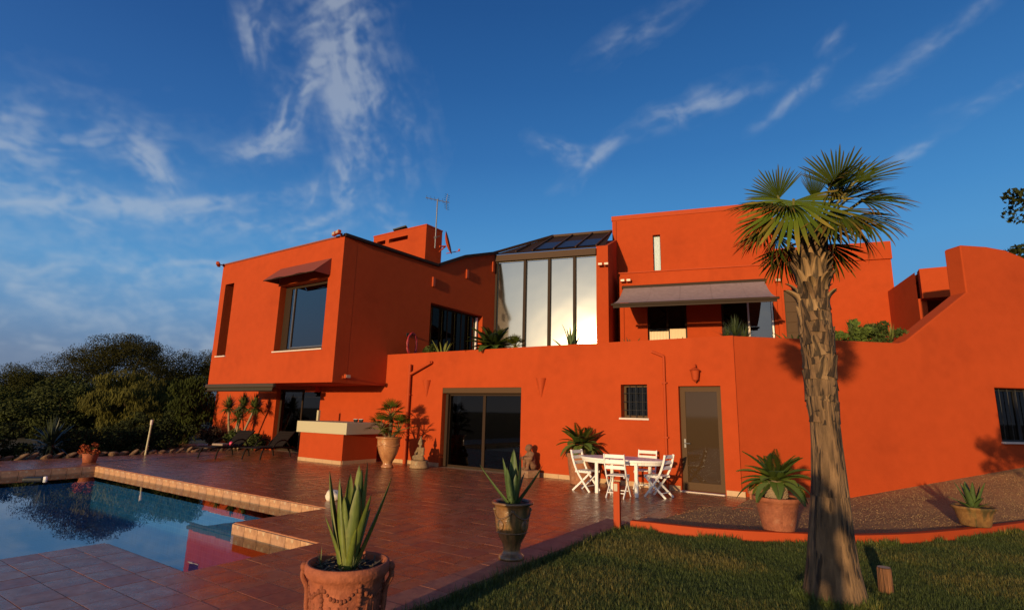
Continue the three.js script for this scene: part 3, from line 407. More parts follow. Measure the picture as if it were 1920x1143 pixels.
// hose on the terrace
{ const t = thing('garden_hose', 'coiled red hose hanging on the shaded side wall', 'hose', [-13.98, 3.0, -14.1], Math.PI / 2); const pts = []; for (let i = 0; i <= 140; i++) { const a = i / 140 * 2 * Math.PI * 6; pts.push([.24 * Math.sin(a) * (1 + .12 * Math.sin(i)), 1.02 - .42 * Math.cos(a) * (1 + .06 * Math.sin(i * 1.7)), .04 + .012 * Math.sin(i * .7) + (i % 23) * .002]); } mesh('coil', tube(pts, .026, 420, 6), mat([.30, .02, .025], { roughness: .4 }), t); mesh('hanger', merge([rod([0, 1.4, -.17], [0, 1.4, .1], .025), boxG(.16, .12, .03, 0, 1.4, -.16)]), blackMat, t); mesh('hose_tail', tube([[.15, .6, .05], [.2, .2, .1], [.35, .03, .15]], .018, 20, 6), mat([.30, .02, .025], { roughness: .4 }), t); }

// ---------------------------------------------------------------- plant kit
function agaveLeaf(L, W, curl, seed = 0) {   // grows along +y, curls towards +z
  const w = (t) => W * Math.pow(1 - t, .75) * (.62 + 1.05 * t - .35 * t * t) + .002, ang = (t) => curl * t * t;
  const path = [[0, 0]]; for (let i = 1; i <= 12; i++) { const a = ang(i / 12); path.push([path[i - 1][0] + Math.cos(a) * L / 12, path[i - 1][1] + Math.sin(a) * L / 12]); }
  return gridG(10, 12, (u, v) => { const i = Math.round(v * 12), [y, z] = path[i], a = ang(v), t = u * 2, front = t <= 1, k = front ? t * 2 - 1 : 3 - t * 2, x = k * w(v), cup = w(v) * .38 * k * k, th = (front ? 0 : .022 * (1 - v) + .002) * (1 - k * k); const off = w(v) * .3 - cup + th; return [x, y - Math.sin(a) * off, z + Math.cos(a) * off, x, y]; });
}
function agaveTint(g) { const n = g.attributes.position.count, c = new Float32Array(n * 3), r = rng(6); for (let i = 0; i < n; i++) { const col = i % 11, v = Math.floor(i / 11) / 12, edge = col === 0 || col === 5 || col === 10, tip = v > .93 ? 1 : 0, s = .92 + .16 * r(), k = tip ? [.22, .12, .07] : edge ? [1.15, .95, .45] : [1, 1, 1]; c.set(k.map((x) => x * s), i * 3); } g.setAttribute('color', new THREE.BufferAttribute(c, 3)); return g; }
const agaveTex = tex(256, (u, v) => { const a = f1(u, v, 6, 4), b = f2(u, v * .2, 30, 3); return [.78 + .2 * (b - .5) + .15 * (a - .5), .82 + .2 * (b - .5) + .12 * (a - .5), .7 + .2 * (b - .5)]; }, { period: .4 });
const agaveGreen = leafy([.19, .22, .050], { map: agaveTex, roughness: .5, vertexColors: true }), agaveBlue = leafy([.10, .15, .055], { map: agaveTex, roughness: .55, vertexColors: true });
const agaveGeos = [0, 1, 2, 3].map((i) => agaveTint(agaveLeaf(1, .132 + .015 * (i % 2), [.12, .35, .6, -.1][i])));
function agave(t, list, y, m = agaveGreen) {   // list of [length, width factor, lean (deg), heading (deg), variant]
  for (const [L, wf, lean, head, k] of list) { const l = mesh('leaf', agaveGeos[k], m, t); l.scale.set(L * wf, L, L * wf); l.rotation.set(lean * D2R, head * D2R, 0, 'YXZ'); l.position.set(Math.sin(head * D2R) * .03, y, Math.cos(head * D2R) * .03); }
}
const ring = (n, L, lean, seed, wf = 1, k0) => { const r = rng(seed), o = []; for (let i = 0; i < n; i++) o.push([L * (.75 + .4 * r()), wf * (.85 + .3 * r()), lean[0] + (lean[1] - lean[0]) * r(), i * 360 / n + r() * 40, k0 ?? Math.floor(r() * 3)]); return o; };
function pinnate(L, arch, n, leaf, w, seed) {   // cycad frond along +y arching to +z
  const r = rng(seed), P = [], I = [], C = []; const pt = (t) => { const a = arch * t; return [L * t * Math.cos(a * .6), L * t * Math.sin(a * .6)]; };
  const add = (a, b, c, d) => { const o = P.length / 3; P.push(...a, ...b, ...c, ...d); I.push(o, o + 1, o + 2, o, o + 2, o + 3); };
  for (let i = 0; i < 10; i++) { const [y0, z0] = pt(i / 10), [y1, z1] = pt((i + 1) / 10), s = .007 * (1.1 - i / 10); add([-s, y0, z0], [s, y0, z0], [s, y1, z1], [-s, y1, z1]); add([0, y0, z0 - s], [0, y0, z0 + s], [0, y1, z1 + s], [0, y1, z1 - s]); }
  for (let i = 0; i < n; i++) { const t = .14 + .86 * i / n, [y, z] = pt(t), [y2, z2] = pt(Math.min(1, t + .02)), len = leaf * (Math.sin(Math.PI * Math.min(1, t * .8 + .2)) * .85 + .15) * (.9 + .2 * r()), dy = (y2 - y) / .02 / L, dz = (z2 - z) / .02 / L;
    for (const s of [-1, 1]) { const fx = s * len * .82, fy = dy * len * .55, fz = dz * len * .55 - .18 * len * (r() * .6 + .7) * -1 * -.6; add([0, y - w * dy, z - w * dz], [fx * .5, y + fy * .5 - w * .9 * dy, z + fz * .5 + .02], [fx, y + fy, z + fz], [fx * .5, y + fy * .5 + w * .9 * dy, z + fz * .5 + .03]); } }
  const g = new THREE.BufferGeometry(); g.setAttribute('position', new THREE.Float32BufferAttribute(P, 3)); g.setIndex(I); const q = g.toNonIndexed(); q.computeVertexNormals(); q.setAttribute('uv', new THREE.Float32BufferAttribute(new Float32Array(q.attributes.position.count * 2), 2)); return q;
}
const cycadMat = leafy([.050, .078, .012], { roughness: .55, specularIntensity: .5 }), cycadMat2 = leafy([.072, .094, .014], { roughness: .55, specularIntensity: .5 });
const frondGeos = [0, 1, 2].map((i) => pinnate(1, [.5, .75, 1.1][i], 64, .25, .0075, i + 3));
function cycad(t, y, n, L, seed, leans = [5, 85]) { const r = rng(seed); for (let i = 0; i < n; i++) { const f = (i + .5) / n, l = mesh('frond', frondGeos[f < .3 ? 0 : f < .7 ? 1 : 2], i % 3 ? cycadMat : cycadMat2, t); const s = L * (.85 + .3 * r()); l.scale.setScalar(s); l.rotation.set(mix(leans[0], leans[1], Math.pow(f, .8)) * D2R, i * 137.5 * D2R + r() * .4, (r() - .5) * .3, 'YXZ'); l.position.y = y; } }
// fan palm blade: hub at origin, fan spreading round +y in the xy plane, upper face +z
function fanBlade(R, n, half, droop, seed, dry, stalk) {
  const r = rng(seed), P = [], C = []; const tri = (...v) => { for (const [p, c] of v) { P.push(...p); C.push(...c); } };
  const frontLit = stalk < 0 ? 1.9 : 1; const col = (t, k, sh_) => { const sh = sh_ * frontLit, d = sstep(.55, 1, t + (k - .5) * .5) * dry; return [mix(.034, .15, d) * sh, mix(.050, .080, d) * sh, mix(.004, .018, d) * sh]; };  // front fan gets a brighter leaf colour, its sunlit look painted in
  for (let i = 0; i < n; i++) {
    const a0 = -half + 2 * half * i / n, a1 = a0 + 2 * half / n, am = (a0 + a1) / 2, k = r(), len = R * (.86 + .2 * r()) * (1 - .18 * Math.pow(Math.abs(am) / half, 2)), dr = droop * (.6 + .9 * r()), tw = (r() - .5) * .12 * 1, sh = .7 + .55 * r();
    const pt = (a, t, up) => { const rr = len * t, bend = dr * Math.pow(t, 2.2); const da = t > .5 ? tw * (t - .5) : 0; return [Math.sin(a + da) * rr, Math.cos(a + da) * rr * (1 - .25 * bend) , up - len * bend * .7 + .10 * R * Math.pow(Math.abs(a) / half, 2) * t]; };
    const W = [[.02, 1], [.3, 1], [.52, .92], [.75, .55], [.92, .24], [1, .02]];
    for (let j = 0; j < W.length - 1; j++) { const [t0, w0] = W[j], [t1, w1] = W[j + 1], l0 = am + (a0 - am) * w0, r0 = am + (a1 - am) * w0, l1 = am + (a0 - am) * w1, r1 = am + (a1 - am) * w1, f0 = -.012 * R * Math.min(1, t0 * 3) * w0, f1_ = -.012 * R * Math.min(1, t1 * 3) * w1;
      const A = [pt(l0, t0, 0), col(t0, k, sh)], B = [pt(am, t0, f0), col(t0, k, sh * .9)], Cc = [pt(r0, t0, 0), col(t0, k, sh)], D = [pt(l1, t1, 0), col(t1, k, sh)], E = [pt(am, t1, f1_), col(t1, k, sh * .9)], F = [pt(r1, t1, 0), col(t1, k, sh)];
      tri(A, B, E, A, E, D, B, Cc, F, B, F, E); }
  }
  const st = rod([0, -Math.abs(stalk), 0], [0, .1 * R, 0], .016, .009, 6).toNonIndexed(), sp = st.attributes.position; for (let i = 0; i < sp.count; i++) { P.push(sp.getX(i), sp.getY(i), sp.getZ(i)); C.push(.13, .12, .035); }
  const g = new THREE.BufferGeometry(); g.setAttribute('position', new THREE.Float32BufferAttribute(P, 3)); g.setAttribute('color', new THREE.Float32BufferAttribute(C, 3)); g.computeVertexNormals(); return g;
}
const fanMat = vc({ roughness: .7, specularIntensity: .15 });
function linearHead(n, L, w, seed, up = .3) {   // yucca-like head of sword leaves
  const r = rng(seed), P = []; for (let i = 0; i < n; i++) { const a = r() * 6.283, e = -.5 + (up + 1.2) * r(), l = L * (.7 + .45 * r()), ce = Math.cos(e), d = [Math.cos(a) * ce, Math.sin(e), Math.sin(a) * ce], s = [-Math.sin(a) * w, 0, Math.cos(a) * w], m = d.map((x, k) => x * l * .5), q = d.map((x, k) => x * l - (k === 1 ? .18 * l * ce : 0));
    P.push(-s[0] * .6, 0, -s[2] * .6, s[0] * .6, 0, s[2] * .6, m[0] + s[0], m[1], m[2] + s[2], -s[0] * .6, 0, -s[2] * .6, m[0] + s[0], m[1], m[2] + s[2], m[0] - s[0], m[1], m[2] - s[2], m[0] - s[0], m[1], m[2] - s[2], m[0] + s[0], m[1], m[2] + s[2], ...q); }
  const g = new THREE.BufferGeometry(); g.setAttribute('position', new THREE.Float32BufferAttribute(P, 3)); g.computeVertexNormals(); return g;
}
// leaf cloud: clumps of small rhombic leaves with their own tint
function leafCloud(clumps, per, size, aspect, col, seed, opt = {}) {
  const r = rng(seed), n = clumps.length * per, P = new Float32Array(n * 18), C = new Float32Array(n * 18); let o = 0; const d = V(0, 0, 0), s = V(0, 0, 0);
  for (const [cx, cy, cz, cr, cr2 = cr] of clumps) { const tone = .8 + .4 * r();
    for (let i = 0; i < per; i++) { let x, y, z, q; do { x = r() * 2 - 1; y = r() * 2 - 1; z = r() * 2 - 1; q = x * x + y * y + z * z; } while (q > 1 || q < .12); 
      d.set(r() - .5, (r() - .5) + (opt.up ?? 0), r() - .5).normalize(); s.set(r() - .5, r() - .5, r() - .5).cross(d).normalize(); const l = size * (.6 + .8 * r()) * .5, w = l * aspect, px = cx + x * cr, py = cy + y * cr2, pz = cz + z * cr, k = tone * (.8 + .4 * r());
      const A = [px - d.x * l, py - d.y * l, pz - d.z * l], B = [px + s.x * w, py + s.y * w, pz + s.z * w], E = [px + d.x * l, py + d.y * l, pz + d.z * l], F = [px - s.x * w, py - s.y * w, pz - s.z * w];
      P.set([...A, ...B, ...E, ...A, ...E, ...F], o); for (let j = 0; j < 6; j++) C.set([col[0] * k, col[1] * k, col[2] * k * .9], o + j * 3); o += 18; } }
  const g = new THREE.BufferGeometry(); g.setAttribute('position', new THREE.BufferAttribute(P, 3)); g.setAttribute('color', new THREE.BufferAttribute(C, 3)); g.computeVertexNormals(); return g;
}
const crownMat = vc({ roughness: .9, specularIntensity: .2 });
function clumpsIn(n, rx, ry, rz, cy, cr, seed, lo = .45) { const r = rng(seed), o = []; while (o.length < n) { const x = r() * 2 - 1, y = r() * 2 - 1, z = r() * 2 - 1, q = Math.sqrt(x * x + y * y + z * z); if (q > 1 || q < lo) continue; const b = .86 + .3 * n3(x * 3 + seed, y * 3, z * 3); const k = cr * (.6 + .8 * r()); o.push([x * rx * b, cy + y * ry * b, z * rz * b, k, k * .75]); } return o; }
function tree(name, label, cat, pos, o) {
  const t = thing(name, label, cat, pos, 0, o.group); const cl = clumpsIn(o.clumps, o.rx, o.ry, o.rz ?? o.rx, o.cy, o.cr, o.seed, o.lo);
  mesh('crown', leafCloud(cl, o.per, o.leaf, o.aspect ?? .55, o.col, o.seed + 1, { up: o.up }), o.mat ?? crownMat, t);
  const r = rng(o.seed + 7), gs = [tube([[0, -.15, 0], [.08, o.cy * .3, .05], [-.05, o.cy * .7, .02], [.02, o.cy, 0]], o.trunk, 12, 8)];
  for (let i = 0; i < (o.limbs ?? 9); i++) { const c = cl[Math.floor(r() * cl.length)], y0 = o.cy * (.25 + .5 * r()); gs.push(tube([[0, y0, 0], [c[0] * .4, mix(y0, c[1], .55), c[2] * .4], [c[0] * .95, c[1], c[2] * .95]], o.trunk * .3, 8, 5)); }
  mesh('trunk', merge(gs), o.bark ?? barkMat, t); return t;
}

// ---------------------------------------------------------------- potted plants and terrace furniture
function leafLitter(seed, R, y, n) { const r = rng(seed), gs = []; for (let i = 0; i < n; i++) { const a = r() * 6.28, d = R * Math.sqrt(r()) * .95, l = .03 + r() * .09; gs.push(bar([Math.cos(a) * d, y + r() * .02, Math.sin(a) * d], [Math.cos(a) * d + (r() - .5) * l * 1.6, y + .01 + r() * .03, Math.sin(a) * d + (r() - .5) * l * 1.6], .006 + r() * .012, .003)); } return merge(gs); }
{ // nearest pot: terracotta with garlands
  const t = thing('potted_agave', 'big garlanded terracotta pot with tall upright agave, nearest the camera', 'potted plant', [-3.38, -.05, -2.90], 40 * D2R); t.scale.set(.96, 1.1, .96);
  const P = [[0, 0], [.215, 0], [.225, .02], [.218, .05], [.235, .2], [.248, .26], [.262, .275], [.256, .30], [.270, .46], [.285, .50], [.300, .51], [.315, .53], [.318, .56], [.310, .585], [.288, .588], [.278, .57], [.275, .53], [.27, .52], [0, .515]];
  const pot = mesh('pot', lathe(P, 56), terraMat, t);
  const gs = [], r = rng(12), R = (y) => mix(.258, .272, (y - .3) / .18);
  for (let k = 0; k < 6; k++) { for (let i = 0; i <= 11; i++) { const a = (k + i / 11) * Math.PI / 3, y = .475 - .07 * Math.sin(Math.PI * i / 11), s = .011 + .009 * r(); gs.push(new THREE.SphereGeometry(s, 7, 5).translate(Math.cos(a) * R(y), y + (r() - .5) * .012, Math.sin(a) * R(y))); }
    for (let i = 0; i < 7; i++) { const a = k * Math.PI / 3 + (r() - .5) * .05, y = .49 - i * .028; gs.push(new THREE.SphereGeometry(.013 + .008 * r(), 7, 5).translate(Math.cos(a) * R(y), y, Math.sin(a) * R(y))); }
    for (const o of [.3, .52, .74]) { const a = (k + o) * Math.PI / 3; gs.push(rod([Math.cos(a) * .249, .29, Math.sin(a) * .249], [Math.cos(a) * .258, .37, Math.sin(a) * .258], .014, .01, 6)); }
    for (let i = 0; i < 5; i++) { const a = (k + r()) * Math.PI / 3, y = .1 + r() * .09; gs.push(new THREE.SphereGeometry(.013, 6, 5).translate(Math.cos(a) * .226, y, Math.sin(a) * .226)); } }
  mesh('garland', merge(gs), terraMat, pot);
  for (const a of [0, Math.PI]) { const c = Math.cos(a), g = tube([[c * .315, .56, 0], [c * .335, .50, 0], [c * .295, .42, 0], [c * .285, .3, 0], [c * .262, .22, 0]], .02, 20, 8); mesh('scroll_handle', merge([g, new THREE.SphereGeometry(.032, 12, 10).translate(c * .325, .55, 0), new THREE.SphereGeometry(.024, 10, 8).translate(c * .262, .22, 0)]), terraMat, pot); }
  mesh('soil', new THREE.CircleGeometry(.272, 40).rotateX(-Math.PI / 2).translate(0, .54, 0), soilMat, t);
  mesh('dry_leaves', leafLitter(4, .25, .545, 60), mat([.10, .075, .045]), t); mesh('weeds', linearHead(40, .13, .003, 9, .9).translate(.05, .55, .08), leafy([.08, .10, .03]), t); mesh('weeds', linearHead(26, .12, .003, 19, .9).translate(-.22, .55, -.06), leafy([.09, .10, .03]), t);
  agave(t, [[.66, 1.05, 17, -88, 3], [.60, 1.05, 11, -60, 3], [.68, .95, 3, 150, 3], [.66, 1.0, 5, 60, 3], [.70, .9, 7, 85, 3], [.62, .9, 9, -150, 3], [.66, .78, 25, 97, 3], [.50, 1.15, 8, -25, 0], [.56, 1.2, 9, 30, 3], [.46, .9, 8, 130, 3], [.58, .9, 14, -120, 3], [.52, .95, 15, 55, 0], [.40, 1.0, 24, -65, 0], [.36, .9, 30, 20, 0], [.42, .8, 26, 150, 0]], .53, agaveGreen); }
{ // tall glazed urn
  const t = thing('potted_agave', 'brown glazed footed urn with spreading agave on the lawn border', 'potted plant', [-3.79, 0, -5.70], .6);
  const P = [[0, 0], [.15, 0], [.155, .02], [.15, .045], [.125, .06], [.105, .085], [.10, .12], [.11, .15], [.108, .17], [.125, .20], [.165, .27], [.195, .36], [.206, .46], [.208, .56], [.212, .60], [.225, .615], [.25, .625], [.253, .645], [.24, .655], [.215, .65], [.205, .62], [0, .61]];
  const urn = mesh('urn', lathe(P, 48), glazeMat, t), gs = [], r = rng(31);
  for (let k = 0; k < 4; k++) { const pts = []; for (let i = 0; i <= 10; i++) { const a = (k + i / 10) * Math.PI / 2, y = .56 - .09 * Math.sin(Math.PI * i / 10); pts.push([Math.cos(a) * .213, y, Math.sin(a) * .213]); } gs.push(tube(pts, .010, 24, 6)); gs.push(new THREE.SphereGeometry(.024, 10, 8).translate(Math.cos(k * Math.PI / 2) * .212, .56, Math.sin(k * Math.PI / 2) * .212)); const a = (k + .5) * Math.PI / 2; gs.push(new THREE.SphereGeometry(.055, 12, 10).scale(1, 1.2, .25).rotateY(Math.PI / 2 - a).translate(Math.cos(a) * .206, .40, Math.sin(a) * .206)); }
  const band = []; for (let i = 0; i <= 40; i++) { const a = i / 40 * 2 * Math.PI; band.push([Math.cos(a) * .18, .31, Math.sin(a) * .18]); } gs.push(tube(band, .009, 60, 6)); mesh('garland', merge(gs), glazeMat, urn);
  mesh('soil', new THREE.CircleGeometry(.205, 32).rotateX(-Math.PI / 2).translate(0, .632, 0), soilMat, t); mesh('weeds', linearHead(150, .11, .004, 5, .9).scale(1.5, 1, 1.5).translate(0, .64, 0), leafy([.055, .075, .022]), t);
  agave(t, [[.60, .95, 42, -85, 3], [.56, 1.15, 10, -60, 0], [.64, .95, 4, 180, 3], [.60, 1.1, 8, 80, 3], [.56, 1.1, 38, 88, 3], [.46, 1.2, 14, -30, 0], [.45, .9, 30, 180, 3], [.38, 1, 18, 120, 0], [.36, 1.3, 10, 25, 3]], .62, agaveBlue); }
{ // tall ochre urn by the counter with a small fan palm
  const t = thing('potted_palm', 'tall ochre glazed urn with bushy fan palm beside the counter', 'potted plant', [-12.42, 0, -11.85], .3);
  const k = 1.36, P = [[0, 0], [.135, 0], [.14, .025], [.12, .05], [.10, .075], [.105, .11], [.15, .19], [.20, .30], [.235, .42], [.248, .54], [.25, .60], [.27, .625], [.288, .635], [.288, .655], [.265, .66], [.245, .64], [0, .62]].map(([a, b]) => [a * k, b * k]);
  const urn = mesh('urn', lathe(P, 48), ochreGlaze, t), gs = []; for (let q = 0; q < 4; q++) { const pts = []; for (let i = 0; i <= 8; i++) { const a = (q + i / 8) * Math.PI / 2, y = .70 - .09 * Math.sin(Math.PI * i / 8); pts.push([Math.cos(a) * .338, y, Math.sin(a) * .338]); } gs.push(tube(pts, .01, 16, 5)); } mesh('garland', merge(gs), ochreGlaze, urn);
  mesh('soil', new THREE.CircleGeometry(.33, 32).rotateX(-Math.PI / 2).translate(0, .86, 0), soilMat, t);
  mesh('stem', merge([tube([[0, .8, 0], [.05, 1.2, .02], [.02, 1.5, 0]], .055, 12, 8), tube([[0, .8, 0], [-.15, 1.0, .1], [-.22, 1.12, .12]], .04, 8, 7), tube([[0, .8, 0], [.2, .98, 0], [.3, 1.1, -.04]], .04, 8, 7)]), barkMat, t);
  const bl = [0, 1, 2].map((i) => fanBlade(.30, 20, 1.5, .3 + .2 * i, 40 + i, .25, .3)), r = rng(8);
  for (const [x, y, z, n] of [[.02, 1.5, 0, 14], [-.22, 1.1, .12, 9], [.3, 1.08, -.04, 9]]) for (let i = 0; i < n; i++) { const b = mesh('fan_leaf', bl[i % 3], fanMat, t), a = i * 2.4 + r(), e = mix(10, 95, (i + .5) / n) * D2R; const g = new THREE.Group(); b.rotation.set(e, a, 0, 'YXZ'); b.position.set(x + Math.sin(a) * Math.sin(e) * .3, y + Math.cos(e) * .3, z + Math.cos(a) * Math.sin(e) * .3); b.scale.setScalar(.85 + .3 * r()); b.scale.z *= -1; } }
{ // cycad pot behind the table
  const t = thing('potted_cycad', 'big terracotta pot with dark cycad behind the white table', 'potted plant', [-6.32, 0, -12.55], 0);
  mesh('pot', lathe([[0, 0], [.26, 0], [.27, .03], [.31, .35], [.34, .62], [.37, .68], [.385, .72], [.375, .76], [.34, .76], [.33, .72], [0, .7]], 44), terraPale, t); mesh('soil', new THREE.CircleGeometry(.335, 30).rotateX(-Math.PI / 2).translate(0, .725, 0), soilMat, t);
  mesh('stem', lathe([[.02, .7], [.14, .72], [.15, .85], [.10, .95], [0, .97]], 20), barkMat, t); cycad(t, .93, 26, .62, 3, [10, 95]); }
{ // sago pot by the palm
  const t = thing('potted_cycad', 'wide weathered terracotta pot with feathery cycad next to the palm trunk', 'potted plant', [-1.42, .07, -9.32], .4);
  mesh('pot', lathe([[0, 0], [.21, 0], [.22, .02], [.25, .16], [.285, .33], [.30, .40], [.33, .42], [.345, .45], [.343, .48], [.325, .49], [.305, .485], [.29, .44], [0, .42]], 48), mat([.42, .17, .085], { map: terraTex, roughness: .85, bumpMap: fineBump, bumpScale: .005 }), t); mesh('soil', new THREE.CircleGeometry(.295, 32).rotateX(-Math.PI / 2).translate(0, .46, 0), soilMat, t);
  const gs = [lathe([[.0, .44], [.14, .44], [.15, .55], [.135, .66], [.08, .71], [0, .72]], 20)], r = rng(14); for (let i = 0; i < 150; i++) { const a = i * 2.4, y = .47 + .22 * i / 150, R = .15 - .02 * Math.max(0, (y - .62) / .1); gs.push(new THREE.ConeGeometry(.016, .05, 4).rotateX(.9).rotateY(Math.PI / 2 - a).translate(Math.cos(a) * R, y, Math.sin(a) * R)); } mesh('stem', merge(gs), mat([.30, .21, .13], { roughness: 1 }), t);
  cycad(t, .68, 34, .56, 6, [4, 88]); }
{ // low bowl on the gravel
  const t = thing('potted_agave', 'low mossy clay bowl with small blue agave on the gravel', 'potted plant', [1.10, .10, -11.75], 0);
  mesh('bowl', lathe([[0, 0], [.19, 0], [.20, .02], [.245, .20], [.27, .25], [.295, .265], [.30, .29], [.285, .305], [.26, .30], [.25, .27], [0, .26]], 44), mat([.36, .25, .13], { map: glazeTex, roughness: .9, bumpMap: fineBump, bumpScale: .006 }), t); mesh('soil', new THREE.CircleGeometry(.255, 28).rotateX(-Math.PI / 2).translate(0, .275, 0), soilMat, t);
  agave(t, [...ring(7, .44, [8, 34], 3, 1.1, 0), ...ring(6, .3, [40, 62], 5, 1, 1)], .27, agaveBlue); mesh('weeds', linearHead(160, .12, .005, 8, .6).scale(1.9, .9, 1.9).translate(0, .28, 0), leafy([.05, .075, .025]), t); }
{ // flower pot by the stone edging
  const t = thing('flower_pot', 'small clay pot of orange flowers at the pool corner', 'potted plant', [-19.15, 0, -6.62]);
  mesh('pot', lathe([[0, 0], [.16, 0], [.19, .2], [.21, .24], [.2, .26], [0, .24]], 28), terraMat, t); mesh('flowers', leafCloud(clumpsIn(22, .26, .16, .26, .36, .08, 3, .2), 60, .05, .8, [.32, .075, .03], 5), crownMat, t); mesh('foliage', leafCloud(clumpsIn(16, .2, .1, .2, .30, .08, 8, .2), 50, .06, .5, [.05, .06, .02], 6), crownMat, t); }

// statues, meshed from a smooth distance field
function fieldMesh(fn, [x0, y0, z0, x1, y1, z1], h) {
  const nx = Math.ceil((x1 - x0) / h) + 1, ny = Math.ceil((y1 - y0) / h) + 1, nz = Math.ceil((z1 - z0) / h) + 1, F = new Float32Array(nx * ny * nz), id = (i, j, k) => (k * ny + j) * nx + i;
  for (let k = 0; k < nz; k++) for (let j = 0; j < ny; j++) for (let i = 0; i < nx; i++) F[id(i, j, k)] = fn(x0 + i * h, y0 + j * h, z0 + k * h);
  const P = [], at = new Int32Array(nx * ny * nz).fill(-1), I = [], c = [[0, 0, 0], [1, 0, 0], [0, 1, 0], [1, 1, 0], [0, 0, 1], [1, 0, 1], [0, 1, 1], [1, 1, 1]], E = []; for (let a = 0; a < 8; a++) for (const b of [1, 2, 4]) if (!(a & b)) E.push([a, a | b]);
  for (let k = 0; k < nz - 1; k++) for (let j = 0; j < ny - 1; j++) for (let i = 0; i < nx - 1; i++) { const v = c.map(([a, b, d]) => F[id(i + a, j + b, k + d)]); let sx = 0, sy = 0, sz = 0, n = 0; for (const [a, b] of E) if ((v[a] < 0) !== (v[b] < 0)) { const t = v[a] / (v[a] - v[b]); sx += mix(c[a][0], c[b][0], t); sy += mix(c[a][1], c[b][1], t); sz += mix(c[a][2], c[b][2], t); n++; } if (n) { at[id(i, j, k)] = P.length / 3; P.push(x0 + (i + sx / n) * h, y0 + (j + sy / n) * h, z0 + (k + sz / n) * h); } }
  const quad = (a, b, d, e, f) => { if (f) I.push(a, b, d, a, d, e); else I.push(a, d, b, a, e, d); };
  for (let k = 1; k < nz - 1; k++) for (let j = 1; j < ny - 1; j++) for (let i = 1; i < nx - 1; i++) { const s = F[id(i, j, k)] < 0;
    if (s !== (F[id(i + 1, j, k)] < 0)) quad(at[id(i, j - 1, k - 1)], at[id(i, j, k - 1)], at[id(i, j, k)], at[id(i, j - 1, k)], s);
    if (s !== (F[id(i, j + 1, k)] < 0)) quad(at[id(i - 1, j, k - 1)], at[id(i - 1, j, k)], at[id(i, j, k)], at[id(i, j, k - 1)], s);
    if (s !== (F[id(i, j, k + 1)] < 0)) quad(at[id(i - 1, j - 1, k)], at[id(i, j - 1, k)], at[id(i, j, k)], at[id(i - 1, j, k)], s); }
  const g = new THREE.BufferGeometry(); g.setAttribute('position', new THREE.Float32BufferAttribute(P, 3)); g.setAttribute('uv', new THREE.Float32BufferAttribute(P.flatMap((_, i) => (i % 3 === 0 ? [P[i] + P[i + 2] * .7, P[i + 1]] : [])), 2)); g.setIndex(I); g.computeVertexNormals(); return g;
}
const smin = (a, b, k) => { const h = Math.max(k - Math.abs(a - b), 0) / k; return Math.min(a, b) - h * h * k * .25; };
const cap = (x, y, z, [ax, ay, az], [bx, by, bz], r0, r1) => { const dx = bx - ax, dy = by - ay, dz = bz - az, t = clamp(((x - ax) * dx + (y - ay) * dy + (z - az) * dz) / (dx * dx + dy * dy + dz * dz)); return Math.hypot(x - ax - dx * t, y - ay - dy * t, z - az - dz * t) - mix(r0, r1, t); };
const ell = (x, y, z, [cx, cy, cz], [a, b, c]) => { const k = Math.hypot((x - cx) / a, (y - cy) / b, (z - cz) / c); return (k - 1) * Math.min(a, b, c); };
function figure(list, k, rough = 0) { return (x, y, z) => { let d = 9; for (const e of list) d = smin(d, e.length === 2 ? ell(x, y, z, ...e) : cap(x, y, z, ...e), k); return d + (rough ? rough * (fbm(x * 26, y * 26, z * 26, 3) - .5) : 0); }; }
{ const t = thing('seated_statue', 'cross legged seated stone figure on a round plinth by the downpipe', 'statue', [-11.68, 0, -12.45], -.25);
  mesh('plinth', lathe([[0, 0], [.29, 0], [.30, .03], [.28, .09], [.25, .16], [.26, .19], [.25, .235], [0, .24]], 40), mat([.42, .34, .19], { map: terraTex, roughness: .9 }), t);
  const L = []; for (const s of [-1, 1]) L.push([[s * .06, .30, 0], [s * .21, .29, .05], .075, .065], [[s * .21, .29, .05], [s * -.03, .28, .17], .06, .045], [[s * .13, .56, -.02], [s * .19, .42, .02], .05, .04], [[s * .19, .42, .02], [s * .05, .36, .12], .038, .03], [[s * .05, .36, .12], [s * .0, .35, .15], .03, .022], [[s * .055, .73, -.01], [s * .057, .68, 0], .014, .018]);
  L.push([[0, .28, -.02], [.15, .07, .13]], [[0, .40, -.02], [.105, .13, .08]], [[0, .53, -.01], [.125, .075, .07]], [[0, .6, 0], [0, .66, 0], .035, .032], [[0, .725, .005], [.058, .075, .065]], [[0, .715, .07], [.012, .016, .014]], [[0, .80, -.005], [.048, .03, .05]], [[0, .84, -.01], [.03, .045, .03]], [[0, .90, -.01], [.012, .05, .012]]);
  mesh('figure', fieldMesh(figure(L, .035, .012), [-.34, .18, -.22, .34, 1.0, .28], .012), mat([.30, .26, .15], { map: terraTex, roughness: .95 }), t); }
